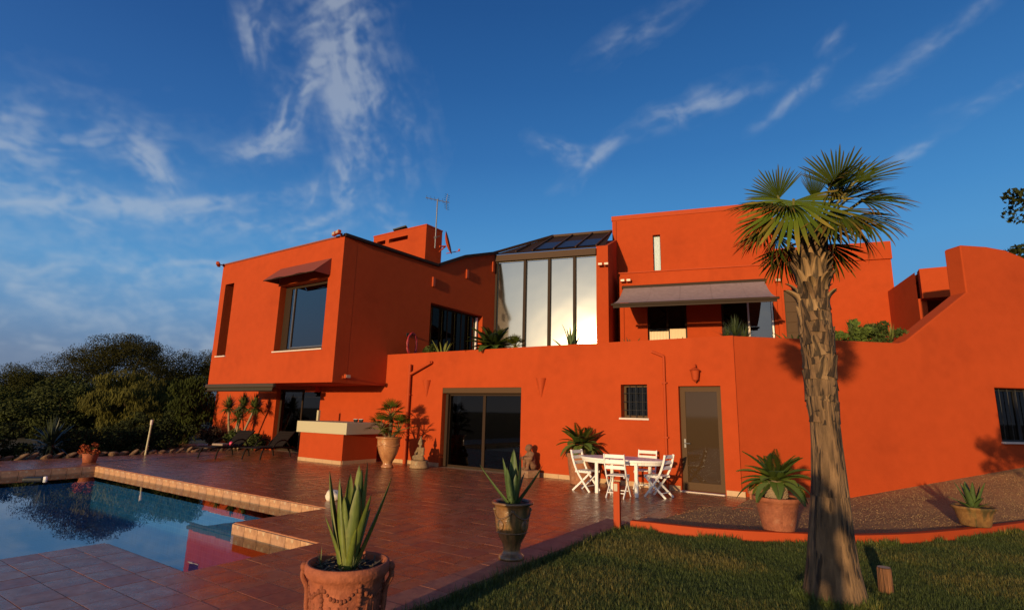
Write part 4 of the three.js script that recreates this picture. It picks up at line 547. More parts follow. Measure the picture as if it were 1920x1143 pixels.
{ const t = thing('crouching_statue', 'weathered stone child crouching with bowed head by the sliding door', 'statue', [-8.02, 0, -12.85], -.5);
  mesh('plinth', rbox(.46, .2, .4, .03, 0, .1, 0), mat([.36, .25, .15], { map: terraTex, roughness: .95 }), t);
  const L = []; for (const s of [-1, 1]) L.push([[s * .07, .30, -.08], [s * .11, .48, .10], .075, .06], [[s * .11, .48, .10], [s * .09, .24, .12], .055, .04], [[s * .09, .23, .10], [s * .09, .22, .19], .035, .028], [[s * .12, .62, -.02], [s * .17, .50, .06], .045, .04], [[s * .17, .50, .06], [s * .10, .50, .16], .036, .03], [[s * .10, .50, .16], [s * .04, .50, .19], .03, .02], [[s * .075, .76, .03], [s * .078, .73, .04], .016, .018]);
  L.push([[0, .30, -.08], [.13, .10, .12]], [[0, .45, -.07], [.11, .14, .09]], [[0, .59, -.04], [.12, .08, .08]], [[0, .64, -.02], [0, .70, .02], .04, .04], [[0, .755, .045], [.078, .088, .085]], [[0, .80, .01], [.085, .065, .085]], [[0, .735, .135], [.014, .018, .016]]);
  mesh('figure', fieldMesh(figure(L, .04, .014), [-.28, .16, -.26, .28, .92, .28], .012), mat([.26, .17, .10], { map: terraTex, roughness: .95 }), t); }

// counter
{ const t = thing('outdoor_counter', 'red masonry counter with thick cream top under the upper wing', 'counter', [-15.0, 0, -12.0]);
  mesh('base', boxG(2.18, .92, 1.4, 0, .46, -.06), wallMat, t); mesh('counter_top', rbox(2.52, .36, 1.5, .012, .0, 1.085, -.06), creamMat, t);
  for (let k = 0; k < 5; k++) mesh('skirting_tile', boxG(.43, .11, .018, -.87 + k * .435, .055, .65), skirtMat, t); for (let k = 0; k < 3; k++) mesh('skirting_tile', boxG(.018, .11, .45, 1.1, .055, .4 - k * .46), skirtMat, t); }
for (let i = 0; i < 4; i++) { const t = thing('dark_cup', ['dark cup on the counter, nearest the cream post', 'dark cup on the counter, second from the cream post', 'dark cup on the counter, second from the potted palm', 'dark cup on the counter, nearest the potted palm'][i], 'cup', [-14.55 + i * .13, 1.265, -12.3 + (i % 2) * .05], 0, 'cups on the counter'); mesh('cup', lathe([[0, 0], [.035, 0], [.05, .06], [.052, .1], [.046, .1], [.04, .02], [0, .015]], 18), blackMat, t); mesh('rim', new THREE.TorusGeometry(.049, .006, 6, 18).rotateX(Math.PI / 2).translate(0, .1, 0), whiteMat, t); }
tag(mesh('cream_post', rbox(.09, 1.62, .09, .01, -16.36, .81, -12.2), creamMat), 'slim cream post at the open end of the counter', 'post');

// table and folding chairs
{ const t = thing('garden_table', 'white oval plastic garden table', 'table', [-4.96, 0, -11.85]);
  const o = new THREE.Shape(); o.absellipse(0, 0, .96, .56, 0, Math.PI * 2); mesh('table_top', new THREE.ExtrudeGeometry(o, { depth: .03, bevelEnabled: true, bevelSize: .012, bevelThickness: .012, bevelSegments: 3, curveSegments: 48 }).rotateX(-Math.PI / 2).translate(0, .715, 0), whiteMat, t);
  const o2 = new THREE.Shape(); o2.absellipse(0, 0, .93, .53, 0, Math.PI * 2); const hl = new THREE.Path(); hl.absellipse(0, 0, .91, .51, 0, Math.PI * 2); o2.holes.push(hl); mesh('apron', new THREE.ExtrudeGeometry(o2, { depth: .055, bevelEnabled: false, curveSegments: 40 }).rotateX(-Math.PI / 2).translate(0, .65, 0), whiteMat, t);
  for (const [x, z] of [[-.40, .44], [.52, .44], [-.40, -.40], [.52, -.40]]) mesh('leg', rbox(.075, .705, .06, .015, x, .3525, z), whiteMat, t); }
function chair(label, pos, turn) {
  const t = thing('folding_chair', label, 'chair', pos, turn, 'white folding chairs round the table');
  for (const s of [-1, 1]) { mesh('back_upright', tubeBar([[s * .215, .89, -.27], [s * .215, .72, -.23], [s * .215, .45, -.12], [s * .215, .2, .06], [s * .215, .0, .22]], .024, .042), whiteMat, t); mesh('rear_leg', tubeBar([[s * .185, .425, .22], [s * .185, .3, .09], [s * .185, 0, -.25]], .022, .04), whiteMat, t); mesh('seat_rail', rbox(.022, .035, .42, .006, s * .185, .42, .03), whiteMat, t); }
  for (let i = 0; i < 6; i++) mesh('seat_slat', rbox(.39, .016, .058, .005, 0, .446, -.145 + i * .072), whiteMat, t);
  for (let i = 0; i < 3; i++) { const g = rbox(.44, .075, .016, .005); g.rotateX(.2).translate(0, .845 - i * .115, -.252 + i * .028); mesh('back_slat', g, whiteMat, t); }
  mesh('stretcher', merge([rod([-.2, .12, .125], [.2, .12, .125], .012), rod([-.185, .1, -.168], [.185, .1, -.168], .012)]), whiteMat, t); return t;
}
function tubeBar(pts, w, h) { const c = new THREE.CatmullRomCurve3(pts.map((p) => V(...p))), n = 12, q = [[-1, -1], [1, -1], [1, 1], [-1, 1], [-1, -1]]; const fr = Array.from({ length: n + 1 }, (_, i) => { const p = c.getPoint(i / n), d = c.getTangent(i / n), s = V(1, 0, 0), u = new THREE.Vector3().crossVectors(d, s).normalize(); return [p, s, u]; }); const gs = []; for (let k = 0; k < 4; k++) gs.push(gridG(1, n, (a, v) => { const [p, s, u] = fr[Math.round(v * n)], A = q[k], B = q[k + 1], x = mix(A[0], B[0], a) * w / 2, y = mix(A[1], B[1], a) * h / 2; return [p.x + s.x * x + u.x * y, p.y + s.y * x + u.y * y, p.z + s.z * x + u.z * y]; })); for (const i of [0, n]) gs.push(gridG(1, 1, (a, b) => { const [p, s, u] = fr[i]; return [p.x + s.x * (a - .5) * w + u.x * (b - .5) * h, p.y + s.y * (a - .5) * w + u.y * (b - .5) * h, p.z + s.z * (a - .5) * w + u.z * (b - .5) * h]; })); return merge(gs); }
chair('white folding chair at the table end nearest the clay cycad pot', [-5.72, 0, -11.62], Math.PI / 2 - .1);
chair('white folding chair in front of the table, its back to the lawn', [-4.78, 0, -11.22], Math.PI + .12);
chair('white folding chair at the table end nearest the glass door', [-4.12, 0, -11.86], -Math.PI / 2 - .12);
chair('white folding chair behind the table, against the red wall', [-4.72, 0, -12.68], .06);

// loungers
function lounger(label, pos, turn) {
  const t = thing('sun_lounger', label, 'sun lounger', pos, turn, 'dark sun loungers');   // head end towards -z
  for (const s of [-1, 1]) { mesh('side_rail', tube([[s * .33, .30, 1.0], [s * .33, .36, .8], [s * .33, .34, .2], [s * .33, .33, -.5], [s * .33, .3, -.95]], .03, 24, 8), woodDark, t);
    mesh('leg', tube([[s * .33, .35, .62], [s * .34, .2, .72], [s * .35, 0, .78]], .026, 10, 8), woodDark, t); mesh('leg', tube([[s * .33, .33, -.55], [s * .34, .18, -.68], [s * .35, 0, -.74]], .026, 10, 8), woodDark, t);
    mesh('armrest', tube([[s * .36, .33, .25], [s * .38, .48, .12], [s * .38, .57, -.12], [s * .37, .56, -.4], [s * .36, .36, -.62]], .024, 20, 8), woodDark, t); }
  for (let i = 0; i < 14; i++) mesh('seat_slat', rbox(.62, .02, .075, .006, 0, .365, .95 - i * .094), woodDark, t);
  for (let i = 0; i < 9; i++) { const k = i * .085; const g = rbox(.62, .02, .07, .006); g.rotateX(.67).translate(0, .40 + k * .62, -.36 - k * .78); mesh('back_slat', g, woodDark, t); }
  for (const s of [-1, 1]) mesh('back_rail', bar([s * .3, .37, -.34], [s * .3, .85, -.95], .035, .03), woodDark, t);
  return t;
}
lounger('dark wooden lounger with a folded towel, nearer the garden shrubs', [-18.55, 0, -10.25], .33);
lounger('dark wooden lounger nearer the red counter', [-17.5, 0, -11.15], .33);
tag(mesh('folded_towel', rbox(.42, .07, .34, .03).rotateY(.4).translate(-18.62, .415, -10.1), mat([.30, .22, .16], { roughness: 1 })), 'folded beige towel lying on the far lounger', 'towel');
tag(mesh('pink_ball', new THREE.SphereGeometry(.07, 18, 14).translate(-18.36, .45, -10.32), mat([.62, .05, .12], { roughness: .4 })), 'small pink ball resting on the far lounger', 'ball');

// small things outdoors
{ const t = thing('lamp_bollard', 'short red square lamp post at the lawn corner', 'bollard', [-3.52, 0, -8.22], .2); mesh('post', rbox(.1, .70, .1, .008, 0, .33, 0), paintMat, t); mesh('lens', boxG(.055, .11, .006, -.01, .60, .052), lampGlass, t); }
{ const t = thing('tree_stump', 'short sawn log standing in the grass beside the palm', 'stump', [-.12, -.05, -7.22], .3); mesh('log', lathe([[0, 0], [.07, 0], [.068, .1], [.066, .24], [.06, .255], [0, .257]], 22), mat([.34, .17, .09], { map: barkTex, roughness: .9, bumpMap: barkBump, bumpScale: .01 }), t); mesh('cut_face', new THREE.CircleGeometry(.06, 22).rotateX(-Math.PI / 2).translate(0, .259, 0), mat([.45, .30, .18]), t); }
{ const g = new THREE.IcosahedronGeometry(.14, 3), p = g.attributes.position; for (let i = 0; i < p.count; i++) { const k = .75 + .5 * n3(p.getX(i) * 12 + 5, p.getY(i) * 12, p.getZ(i) * 12); p.setXYZ(i, p.getX(i) * k * 1.1, p.getY(i) * k * .8, p.getZ(i) * k); } g.computeVertexNormals(); tag(mesh('white_stone', g.translate(-8.72, .09, -7.0), mat([.66, .58, .46], { roughness: .9 })), 'white rock at the inner pool corner', 'rock'); }
{ const t = thing('pool_pole', 'slim pale pole leaning beside the loungers and the pool', 'pole', [-20.9, 0, -8.8], .3); mesh('shaft', rod([0, 0, 0], [.12, 1.0, .05], .03, .03, 10), creamMat, t); mesh('cap', rod([.12, 1.0, .05], [.14, 1.16, .06], .042, .042, 10), sillMat, t); }
{ const t = thing('pool_float', 'dark floating dispenser with white tip in the pool', 'pool float', [-17.1, -.16, -4.85], .9); mesh('body', rbox(.42, .09, .22, .04, 0, .02, 0), blackMat, t); mesh('tip', rbox(.07, .12, .08, .02, .24, .02, .05), whiteMat, t); }
{ const bm = [mat([.46, .22, .10], { map: terraTex, roughness: .85 }), mat([.50, .29, .14], { map: terraTex, roughness: .85 })], B = [[-2.36, .055, -13.18, .1], [-2.1, .055, -13.42, .7], [-2.4, .165, -13.2, .3], [-2.1, .165, -13.45, .75], [-1.86, .055, -13.68, .72]]; const L = ['brick beside the doorway skirting, lowest of its pile', 'brick in the lower middle of the pile behind the cycad', 'brick on top of the pile, nearest the glass door', 'brick on top of the pile, nearest the palm', 'lowest brick of the pile, nearest the palm'];
  B.forEach(([x, y, z, a], i) => tag(mesh('clay_block', boxG(.30, .105, .2).rotateY(a).translate(x, y, z + .12), bm[i % 2]), L[i], 'brick', 'clay blocks piled at the wall corner')); }
{ // stone edging of the garden bed
  const r = rng(44), gs = [0, 1, 2].map((v) => { const g = new THREE.IcosahedronGeometry(.2, 2), p = g.attributes.position; for (let i = 0; i < p.count; i++) { const k = .78 + .45 * n3(p.getX(i) * 7 + v * 9, p.getY(i) * 7, p.getZ(i) * 7); p.setXYZ(i, p.getX(i) * k * 1.35, p.getY(i) * k * .85, p.getZ(i) * k * .85); } g.computeVertexNormals(); return g; });
  const t = thing('stone_edging', 'low row of rough stones between terrace and garden shrubs', 'edging', [-21.3, 0, -5.5]); const sm_ = [mat([.27, .19, .10], { map: terraTex, roughness: .95 }), mat([.23, .145, .08], { map: terraTex, roughness: .95 })];
  for (let i = 0; i < 36; i++) { const s = mesh('stone', gs[i % 3], sm_[i % 2], t), z = 4 - i * .28 * 1.05; s.position.set((r() - .5) * .12 + (z < -2.6 ? (z + 2.6) * -.05 : 0), .03 + r() * .02, z); s.rotation.set(r() * .5, Math.PI / 2 + (r() - .5) * .5, r() * .4); s.scale.set(.55 + .3 * r(), .3 + .16 * r(), .42 + .16 * r()); } }

// ---------------------------------------------------------------- plants on the upper terrace
{ const t = thing('planter_trough', 'long planting trough hidden behind the terrace parapet', 'planter', [-8.2, 3.0, -13.86]); mesh('trough', merge([boxG(11.2, .42, .06, 0, .21, .28), boxG(11.2, .42, .06, 0, .21, -.28), boxG(.06, .42, .5, -5.6, .21, 0), boxG(.06, .42, .5, 5.6, .21, 0)]), paintMat, t); mesh('soil', boxG(11.1, .36, .49, 0, .185, 0), soilMat, t); }
const yellowAgave = leafy([.26, .26, .075], { map: agaveTex, roughness: .5, vertexColors: true });
{ const t = thing('terrace_agave', 'yellowish spiky agave on the parapet beside the dark terrace door', 'agave', [-12.2, 3.37, -13.86]); agave(t, [...ring(9, .78, [8, 38], 11, .5), ...ring(7, .6, [40, 65], 12, .5)], 0, yellowAgave); }
{ const t = thing('terrace_shrub', 'dark leafy shrub on the parapet at the terrace door', 'shrub', [-12.75, 3.37, -13.88]); mesh('foliage', leafCloud(clumpsIn(14, .26, .26, .2, .32, .12, 51, .1), 90, .09, .4, [.045, .06, .016], 52), crownMat, t); mesh('stem', rod([0, 0, 0], [0, .35, 0], .015), barkMat, t); }
{ const t = thing('terrace_cycad', 'bushy green feather palm on the parapet before the stairwell glass', 'palm', [-10.12, 3.37, -13.86]); mesh('stem', rod([0, 0, 0], [0, .3, 0], .09, .08), barkMat, t); cycad(t, .28, 40, .85, 23, [4, 70]); mesh('undergrowth', leafCloud(clumpsIn(12, .5, .2, .22, .22, .12, 61, .1), 80, .1, .3, [.055, .085, .02], 62), crownMat, t); }
{ const t = thing('terrace_fan_palm', 'small fan palm on the parapet at the foot of the glazing', 'palm', [-9.25, 3.37, -13.86]); mesh('stem', rod([0, 0, 0], [0, .3, 0], .05, .045), barkMat, t); const bl = [0, 1].map((i) => fanBlade(.26, 16, 1.4, .25, 90 + i, .3, .22)), r = rng(4); for (let i = 0; i < 13; i++) { const b = mesh('fan_leaf', bl[i % 2], fanMat, t), a = i * 2.4, e = mix(8, 85, i / 12) * D2R; b.rotation.set(e, a, 0, 'YXZ'); b.position.set(Math.sin(a) * Math.sin(e) * .22, .3 + Math.cos(e) * .22, Math.cos(a) * Math.sin(e) * .22); b.scale.z = -1; } }
{ const t = thing('terrace_agave', 'pointed green agave on the parapet before the brightest pane', 'agave', [-7.28, 3.37, -13.86]); agave(t, [...ring(8, .98, [6, 30], 15, .62), ...ring(6, .76, [34, 52], 16, .6)], 0, agaveBlue); }
{ const t = thing('terrace_agave', 'tiny agave on the parapet below the awning end', 'agave', [-5.42, 3.37, -13.86]); agave(t, ring(11, .42, [15, 60], 17, .8), 0, agaveBlue); }
{ const t = thing('terrace_agave', 'small dark agave on the parapet before the curtained door', 'agave', [-4.15, 3.37, -13.86]); agave(t, ring(10, .40, [15, 60], 18, .7), 0, agaveBlue); }
{ const t = thing('terrace_reed', 'dense grassy reed clump on the parapet under the awning', 'reed', [-2.8, 3.37, -13.95]); mesh('blades', merge([linearHead(170, .55, .008, 71, .9).translate(0, .28, 0), linearHead(140, .45, .008, 72, .7).translate(.2, .2, -.05), linearHead(140, .45, .008, 73, .7).translate(-.18, .2, .03)]), leafy([.045, .065, .018]), t); mesh('stem', merge([rod([0, 0, 0], [0, .3, 0], .05), rod([.2, 0, -.05], [.2, .22, -.05], .04), rod([-.18, 0, .03], [-.18, .22, .03], .04)]), barkMat, t); }
{ const t = thing('terrace_agave', 'bluish agave on the terrace half hidden by the palm trunk', 'agave', [-1.62, 3.0, -14.9]); mesh('pot', lathe([[0, 0], [.2, 0], [.26, .34], [.28, .36], [0, .34]], 24), terraMat, t); agave(t, ring(12, .62, [10, 55], 25, .8), .34, agaveBlue); }
for (const [i, p, l] of [[0, [-.42, 3.0, -16.0], 'broad leaved green shrub on the terrace, nearest the palm trunk'], [1, [.05, 3.0, -16.45], 'middle leafy shrub of the three by the stair wall'], [2, [.40, 3.0, -16.85], 'grassy leaved shrub where the stair wall starts to climb']]) { const t = thing('terrace_bush', l, 'shrub', p, 0, 'bushes on the terrace by the stairs'); mesh('foliage', leafCloud(clumpsIn(16, .34, .42, .3, .78, .14, 81 + i, .1), 80, .13, i === 0 ? .5 : .3, i === 0 ? [.09, .13, .03] : [.055, .08, .022], 85 + i), crownMat, t); mesh('blades', linearHead(90, .5, .012, 91 + i, .8).translate(0, .75, 0), leafy(i === 2 ? [.13, .15, .035] : [.06, .085, .02]), t); mesh('stem', rod([0, 0, 0], [0, .8, 0], .04), barkMat, t); }
{ const t = thing('yucca', 'yucca with three leafy heads on thin stems behind the loungers', 'yucca', [-22.1, 0, -12.55]); const m = leafy([.075, .095, .02]);
  for (const [x, y, z, a] of [[-.75, 1.6, 0, 1], [.45, 1.68, .05, 2], [1.2, 1.64, 0, 3], [.3, 1.2, .1, 4]]) { mesh('stem', tube([[x * .25, 0, z], [x * .6, y * .45, z + .05], [x, y, z]], .045, 12, 7), mat([.25, .18, .10]), t); mesh('leaf_head', linearHead(170, .60, .026, 100 + a, .9).translate(x, y, z), m, t); } }
for (const [i, x, z, h, c, l] of [[0, -23.4, -12.2, .85, [.05, .03, .02], 'dark reddish shrub behind the lounger with the towel'], [1, -22.0, -12.5, .7, [.05, .065, .02], 'low green shrub at the foot of the yucca'], [2, -20.9, -12.6, .55, [.05, .06, .02], 'small shrub beside the garden door reveal']]) { const t = thing('low_shrub', l, 'shrub', [x, 0, z]); mesh('foliage', leafCloud(clumpsIn(18, .5, h * .45, .4, h * .55, .2, 201 + i, .1), 90, .12, .4, c, 205 + i), crownMat, t); mesh('stem', rod([0, 0, 0], [0, h * .5, 0], .03), barkMat, t); }

// ---------------------------------------------------------------- the palm on the lawn
{ const t = thing('palm_tree', 'fan palm with rough trunk standing on the lawn', 'palm tree', [-.55, -.055, -6.63], Math.atan2(.55, 6.63));
  const prof = [[0, .005, .30], [.12, .008, .275], [.35, .012, .235], [.6, .02, .208], [1.1, .045, .165], [1.5, .053, .142], [1.75, .053, .136], [1.95, .045, .15], [2.5, .05, .155], [3.0, .045, .155], [3.5, .06, .14], [3.75, .07, .09]];
  const at = (y) => { for (let i = 1; i < prof.length; i++) if (y <= prof[i][0]) { const a = prof[i - 1], b = prof[i], k = (y - a[0]) / (b[0] - a[0]); return [mix(a[1], b[1], k), mix(a[2], b[2], k)]; } return prof.at(-1).slice(1); };
  mesh('trunk', gridG(72, 120, (u, v) => { const y = v * 3.75, [c, r] = at(y), a = u * 2 * Math.PI, k = r * (1 + .05 * (fbm(Math.cos(a) * 4, y * .7, Math.sin(a) * 4, 4) - .5) * 2 - .035 * sstep(.62, .72, fbm(Math.cos(a) * 9, y * .9 + 3, Math.sin(a) * 9, 3)) + (y < .3 ? .10 * (.3 - y) * Math.sin(a * 7) : 0)); return [c + Math.cos(a) * k, y, Math.sin(a) * k, u * 1.1, y]; }), barkMat, t);
  const bm = [mat([.34, .24, .14], { map: barkTex, roughness: .9, bumpMap: barkBump, bumpScale: .02 }), mat([.22, .145, .085], { map: barkTex, roughness: .95, bumpMap: barkBump, bumpScale: .02 }), mat([.44, .31, .17], { map: barkTex, roughness: .85 })];
  const boot = (L, flare, s) => gridG(6, 8, (u, v) => { const k = u * 2 - 1, w = mix(.085, .03, Math.pow(v, .8)) * (v > .9 ? 1 - (v - .9) * 3 : 1); return [k * w, L * v, .012 + flare * v * v + .030 * (1 - k * k) * (1 - .5 * v) + .008 * Math.sin(k * 9 + s), k * .1, v * .3]; });
  const boots = [boot(.20, .03, 0), boot(.24, .06, 1), boot(.17, .10, 2), boot(.22, .015, 3)], r = rng(17); let n = 0;
  for (let y = 1.72; y < 3.55; y += .118) { const [c, R] = at(y), m = 8; for (let i = 0; i < m; i++) { const a = (i + (n % 2) * .5 + (r() - .5) * .35) / m * 2 * Math.PI, b = mesh('leaf_base', boots[y > 2.9 ? 1 + Math.floor(r() * 2) : r() < .75 ? 3 : 0], bm[Math.floor(r() * (y > 2.7 ? 3 : 2))], t); b.position.set(c + Math.sin(a) * (R - .035), y + (r() - .5) * .05, Math.cos(a) * (R - .035)); b.rotation.set((r() - .5) * .15 + (y > 3.0 ? .15 : 0), a, (r() - .5) * .5, 'YXZ'); b.scale.setScalar(.8 + .4 * r()); } n++; }
  const hub = V(.07, 3.6, 0);
  const F = [[[-.06, 4.0, .40], [-.06, -.9, .36], [0, .4, .92], .60, 1.85, .5, .06], [[.34, 4.20, .02], [.10, 1, .05], [.1, -.1, 1], .52, 1.15, .25, .10], [[.48, 4.20, .08], [.85, .42, .05], [-.3, .6, .7], .50, .95, .3, .10], [[.52, 3.98, .15], [.95, -.05, .2], [.1, .8, .6], .50, 1.2, .75, .25], [[.46, 3.82, .22], [.85, -.5, .35], [.3, .7, .7], .52, 1.25, .85, .35],
    [[-.20, 4.18, .02], [-.28, 1, .0], [0, -.2, 1], .44, 1.1, .2, .10], [[-.34, 4.10, .16], [-.95, .02, .2], [.1, .85, .5], .44, 1.1, .4, .25], [[-.32, 3.92, .22], [-.72, -.62, .3], [-.3, .5, .8], .46, 1.2, .8, .35], [[.28, 3.86, .34], [.38, -.72, .55], [.2, .6, .8], .48, 1.3, .85, .35], [[.42, 3.78, .05], [.62, -.72, .0], [.7, .6, .3], .48, 1.2, .8, .4],
    [[.05, 4.0, -.36], [0, .25, -.95], [0, .95, .3], .5, 1.3, .4, .3], [[.42, 3.95, -.3], [.65, .1, -.7], [.2, .9, .3], .5, 1.3, .5, .3], [[-.32, 3.95, -.3], [-.7, .1, -.65], [-.2, .9, .3], .5, 1.3, .4, .3], [[.2, 3.72, -.3], [.3, -.65, -.6], [.2, .6, -.6], .48, 1.2, .8, .35], [[-.18, 3.72, -.3], [-.35, -.7, -.5], [-.3, .6, -.6], .46, 1.2, .8, .35],
    [[-.22, 3.74, .12], [-.5, -.85, .15], [-.7, .5, .5], .44, 1.2, .9, .4], [[.36, 4.12, -.15], [.5, .8, -.2], [-.4, .3, .8], .5, 1.0, .3, .15], [[.12, 4.08, .12], [.15, .95, .3], [0, -.3, .95], .34, .6, .2, .05], [[.30, 4.02, .3], [.5, .15, .75], [0, .9, .3], .4, 1.1, .5, .5], [[-.24, 4.02, .28], [-.5, .1, .7], [0, .9, .3], .38, 1.1, .5, .5], [[.56, 4.08, -.1], [.95, .1, -.2], [0, .9, .4], .46, 1.0, .6, .25]];
  const fr_ = rng(88); for (let i = 0; i < 8; i++) { const a = i * 2.4 + fr_(), e = mix(.9, -.05, (i + .5) / 8), c = Math.cos(e), d = [Math.sin(a) * c, Math.sin(e), Math.cos(a) * c * .9], L = .34 + .1 * fr_(); F.push([[.07 + d[0] * L, 3.74 + d[1] * L + .12, d[2] * L], [d[0], d[1] - .25, d[2]], [-d[0] * .3, 1, d[2] * .3 + .25], .40 + .08 * fr_(), 1.25, .6 + .3 * fr_(), .3]); }
  
  F.forEach(([p0, ax, nh, R0, half, dry, droop], i) => { const R = R0 * 1.08, p = [hub.x + (p0[0] - hub.x) * 1.08 + .01, hub.y + (p0[1] - hub.y) * 1.10 + .02, p0[2] * 1.05]; const y = V(...ax).normalize(), z = V(...nh); z.addScaledVector(y, -z.dot(y)).normalize(); const x = new THREE.Vector3().crossVectors(y, z); const fr = new THREE.Group(); fr.name = 'frond'; t.add(fr); const b = mesh('blade', fanBlade(R, 24, half, droop * .7 + .12, 300 + i, dry, i === 0 ? -.02 : .02), fanMat, fr); b.quaternion.setFromRotationMatrix(new THREE.Matrix4().makeBasis(x, y, z)); b.position.set(...p); const P = V(...p), q = P.clone().lerp(hub, .5).add(V(0, .07, 0)); mesh('petiole', tube([hub, q, P], .014, 10, 6), leafy([.12, .11, .03]), fr); }); }

// ---------------------------------------------------------------- garden trees and shrubs
const oak = { leaf: .082, aspect: .5, clumps: 190, per: 600, cr: .72, col: [.030, .029, .007], trunk: .22, lo: .5 };  // very dark leaf colour stands in for shade lying over these trees
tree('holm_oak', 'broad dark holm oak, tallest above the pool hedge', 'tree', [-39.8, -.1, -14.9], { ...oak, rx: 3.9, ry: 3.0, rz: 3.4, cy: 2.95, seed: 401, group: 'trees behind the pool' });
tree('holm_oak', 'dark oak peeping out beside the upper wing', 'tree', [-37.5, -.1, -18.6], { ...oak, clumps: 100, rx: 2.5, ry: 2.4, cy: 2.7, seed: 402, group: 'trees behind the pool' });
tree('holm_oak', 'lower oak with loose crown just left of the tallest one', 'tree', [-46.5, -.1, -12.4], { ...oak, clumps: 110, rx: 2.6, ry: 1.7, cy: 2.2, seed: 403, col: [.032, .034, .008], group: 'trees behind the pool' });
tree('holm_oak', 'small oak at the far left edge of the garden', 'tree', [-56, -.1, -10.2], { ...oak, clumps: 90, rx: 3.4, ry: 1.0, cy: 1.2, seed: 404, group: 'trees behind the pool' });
tree('oleander', 'tall olive green oleander bush with upright shoots', 'shrub', [-30.8, -.1, -12.0], { leaf: .26, aspect: .13, clumps: 90, per: 260, cr: .42, rx: 1.95, ry: 1.5, rz: 1.7, cy: 1.75, col: [.080, .075, .018], trunk: .1, seed: 405, up: .9, lo: .3, limbs: 20 });
tree('weeping_cypress', 'narrow green drooping conifer at the corner of the house', 'conifer', [-25.9, -.1, -12.4], { leaf: .2, aspect: .22, clumps: 46, per: 170, cr: .4, rx: .8, ry: 1.55, cy: 1.6, col: [.032, .040, .009], trunk: .09, seed: 406, up: -.8, lo: .2 });
for (const [i, x, z, rx, ry, c, l] of [[0, -34.5, -10.3, 2.2, 1.5, [.036, .044, .014], 'rounded dark shrub left of the oleander'], [1, -37.5, -8.7, 2.4, 1.2, [.05, .06, .016], 'rounded green shrub at the left edge above the stone row'], [2, -36.0, -11.6, 2.2, 1.6, [.034, .042, .013], 'dark shrub between the oleander and the oaks'], [3, -40.5, -7.2, 2.6, 1.0, [.046, .055, .015], 'dense shrub nearest the left picture edge'], [4, -31.5, -14.2, 1.8, 1.45, [.032, .040, .012], 'dark shrub behind the drooping conifer'], [5, -43, -10.0, 2.6, 1.35, [.045, .052, .014], 'tall dark shrub below the low oak']])
  tree('garden_shrub', l, 'shrub', [x, -.1, z], { leaf: .13, aspect: .5, clumps: 90, per: 190, cr: .5, rx, ry, cy: ry * .95, col: c, trunk: .06, seed: 420 + i, lo: .35, group: 'shrubs of the garden hedge' });
for (const [i, x, z, h, l] of [[0, -22.6, -9.4, .55, 'low dark ground shrub nearest the loungers'], [1, -22.9, -8.2, .5, 'low dark ground shrub behind the pale pole'], [2, -22.6, -7.2, .5, 'low dark ground shrub behind the spiky plant'], [3, -22.4, -5.2, .6, 'low leafy ground shrub beside the white flowers'], [4, -23.9, -10.9, .8, 'low dark shrub in front of the drooping conifer'], [5, -24.2, -9.6, .8, 'low dark shrub at the foot of the oleander'], [6, -22.2, -4.0, .5, 'low ground shrub at the left edge of the stone row']])
  tree('ground_shrub', l, 'shrub', [x, -.1, z], { leaf: .10, aspect: .45, clumps: 30, per: 130, cr: .25, rx: .85, ry: h, cy: h * .7, col: [.026, .032, .011], trunk: .03, seed: 440 + i, lo: .1, limbs: 4, group: 'ground shrubs behind the stones' });
{ const t = thing('spiky_plant', 'dark rosette of sword leaves behind the flower pot', 'yucca', [-22.0, -.1, -6.5]); mesh('leaf_head', linearHead(130, .95, .028, 131, .9).translate(0, .4, 0), leafy([.028, .038, .018], { roughness: .4 }), t); mesh('stem', rod([0, 0, 0], [0, .45, 0], .08), barkMat, t); }
{ const t = thing('flowering_shrub', 'shrub with a cluster of cream white blossom at the left edge', 'shrub', [-22.6, -.1, -4.85]); mesh('blossom', leafCloud(clumpsIn(9, .26, .34, .2, .98, .1, 141, .1), 60, .08, .8, [.55, .40, .26], 142), crownMat, t); mesh('foliage', leafCloud(clumpsIn(26, .6, .42, .5, .5, .2, 143, .1), 90, .1, .4, [.03, .036, .012], 144), crownMat, t); mesh('stem', rod([0, 0, 0], [0, .8, 0], .03), barkMat, t); }
{ // tree beside the lawn: its crown shades the curving wall
  const t = thing('lawn_tree', 'small leafy tree beside the lawn that shades the end of the curving wall', 'tree', [3.75, -.055, -8.9]);
  const cl = clumpsIn(46, 1.35, 1.0, 1.3, 2.1, .34, 451, .35).filter((c) => c[0] > -1.25); 
  mesh('crown', leafCloud(cl, 120, .12, .5, [.05, .065, .018], 452), crownMat, t);
  mesh('trunk', merge([tube([[0, -.1, 0], [.05, .8, 0], [0, 1.6, 0], [.05, 2.4, 0]], .09, 12, 8), tube([[0, 1.4, 0], [.6, 2, .3], [.9, 2.4, .5]], .03, 8, 6), tube([[0, 1.5, 0], [-.5, 2, -.4], [-.8, 2.2, -.7]], .03, 8, 6)]), barkMat, t); }

tree('garden_tree', 'leafy tree behind the stair wall with branch tips at the right edge', 'tree', [6.0, -.1, -23.4], { leaf: .16, aspect: .5, clumps: 70, per: 150, cr: .5, rx: 2.6, ry: 2.2, rz: 2.2, cy: 7.3, col: [.032, .040, .010], trunk: .16, seed: 461, lo: .4 });

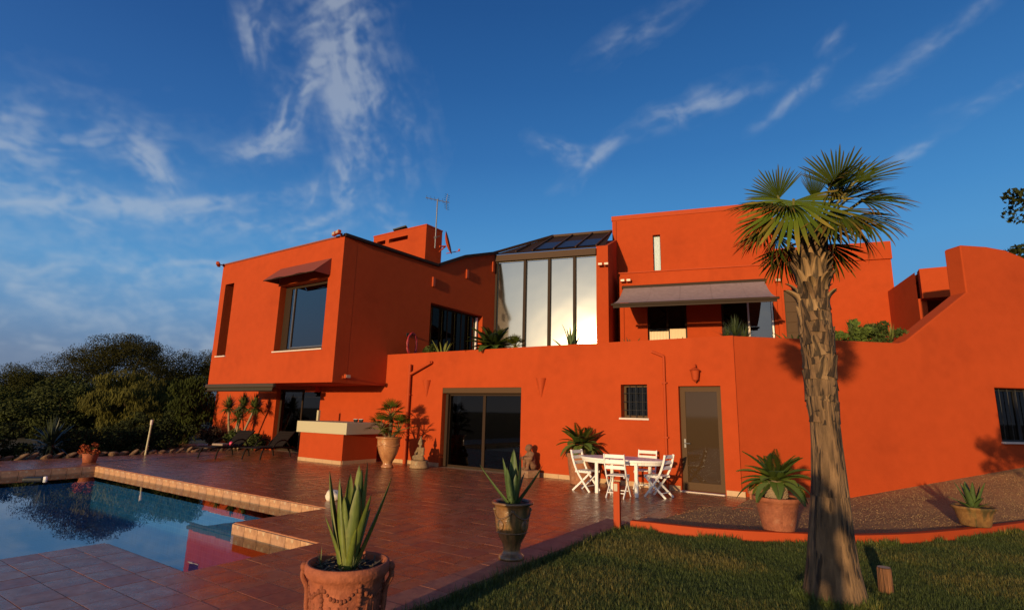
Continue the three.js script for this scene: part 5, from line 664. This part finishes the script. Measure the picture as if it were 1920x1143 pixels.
// ---------------------------------------------------------------- the photographer, whose shadow falls on the palm
{ const t = thing('person', 'person in dark clothes standing on the lawn raising a camera', 'person', [-.03, -.055, .262], Math.PI); t.scale.setScalar(1.035);
  const L = [[[0, .98, 0], [.155, .13, .105]], [[0, 1.15, 0], [.145, .17, .095]], [[0, 1.36, 0], [.175, .15, .11]], [[0, 1.5, .0], [0, 1.6, .01], .058, .055], [[0, 1.70, .02], [.075, .115, .095]], [[0, 1.685, .118], [.014, .022, .016]], [[0, 1.64, .09], [.03, .02, .02]]];
  for (const s of [-1, 1]) L.push([[s * .09, .96, 0], [s * .10, .52, .02], .088, .058], [[s * .10, .52, .02], [s * .10, .1, -.02], .056, .04], [[s * .10, .05, -.04], [s * .115, .035, .15], .045, .035], [[s * .175, 1.45, 0], [s * .27, 1.27, .09], .058, .046], [[s * .27, 1.27, .09], [s * .115, 1.60, .145], .044, .03], [[s * .115, 1.60, .145], [s * .095, 1.66, .15], .03, .03], [[s * .078, 1.71, .0], [s * .08, 1.67, .0], .016, .014]);
  const g0 = fieldMesh(figure(L, .03), [-.42, -.02, -.24, .42, 1.86, .30], .014), hands = [];
  for (const s of [-1, 1]) { const H = [[[s * .098, 1.655, .15], [.026, .045, .03]]]; for (let f = 0; f < 4; f++) H.push([[s * .095, 1.685 - f * .018, .16], [s * .088, 1.69 - f * .018, .195], .0085, .008], [[s * .088, 1.69 - f * .018, .195], [s * (.06 - (f === 0 || f === 3 ? -.006 : 0)), 1.69 - f * .018, .205], .008, .007]); H.push([[s * .09, 1.65, .14], [s * .06, 1.64, .118], .010, .009]); hands.push(fieldMesh(figure(H, .008), [Math.min(s * .02, s * .14), 1.58, .08, Math.max(s * .02, s * .14), 1.74, .23], .004)); }
  mesh('body', tinted(merge([g0, ...hands]), (x, y, z) => (y > 1.53 && (Math.abs(x) < .1 || z > .12) ? [.42, .26, .18] : y < .1 ? [.03, .025, .02] : y < 1.0 ? [.03, .035, .05] : [.05, .05, .055])), vc({ roughness: .85 }), t);
  mesh('hair', fieldMesh((x, y, z) => Math.max(ell(x, y, z, [0, 1.72, .0], [.088, .115, .105]), -(ell(x, y, z, [0, 1.66, .07], [.09, .10, .09])), 1.66 - y), [-.12, 1.6, -.14, .12, 1.88, .14], .01), mat([.03, .02, .014], { roughness: .7 }), t); }
{ const t = thing('photo_camera', 'black camera held up to the face of the person', 'camera', [-.03, -.055, .262], Math.PI); t.scale.setScalar(1.035); mesh('camera_body', merge([rbox(.12, .08, .045, .01, 0, 1.665, .172), rbox(.045, .03, .04, .006, 0, 1.715, .17)]), blackMat, t); mesh('lens', rod([0, 1.665, .19], [0, 1.70, .215], .03, .032, 20), blackMat, t); }

renderer.render(scene, camera);
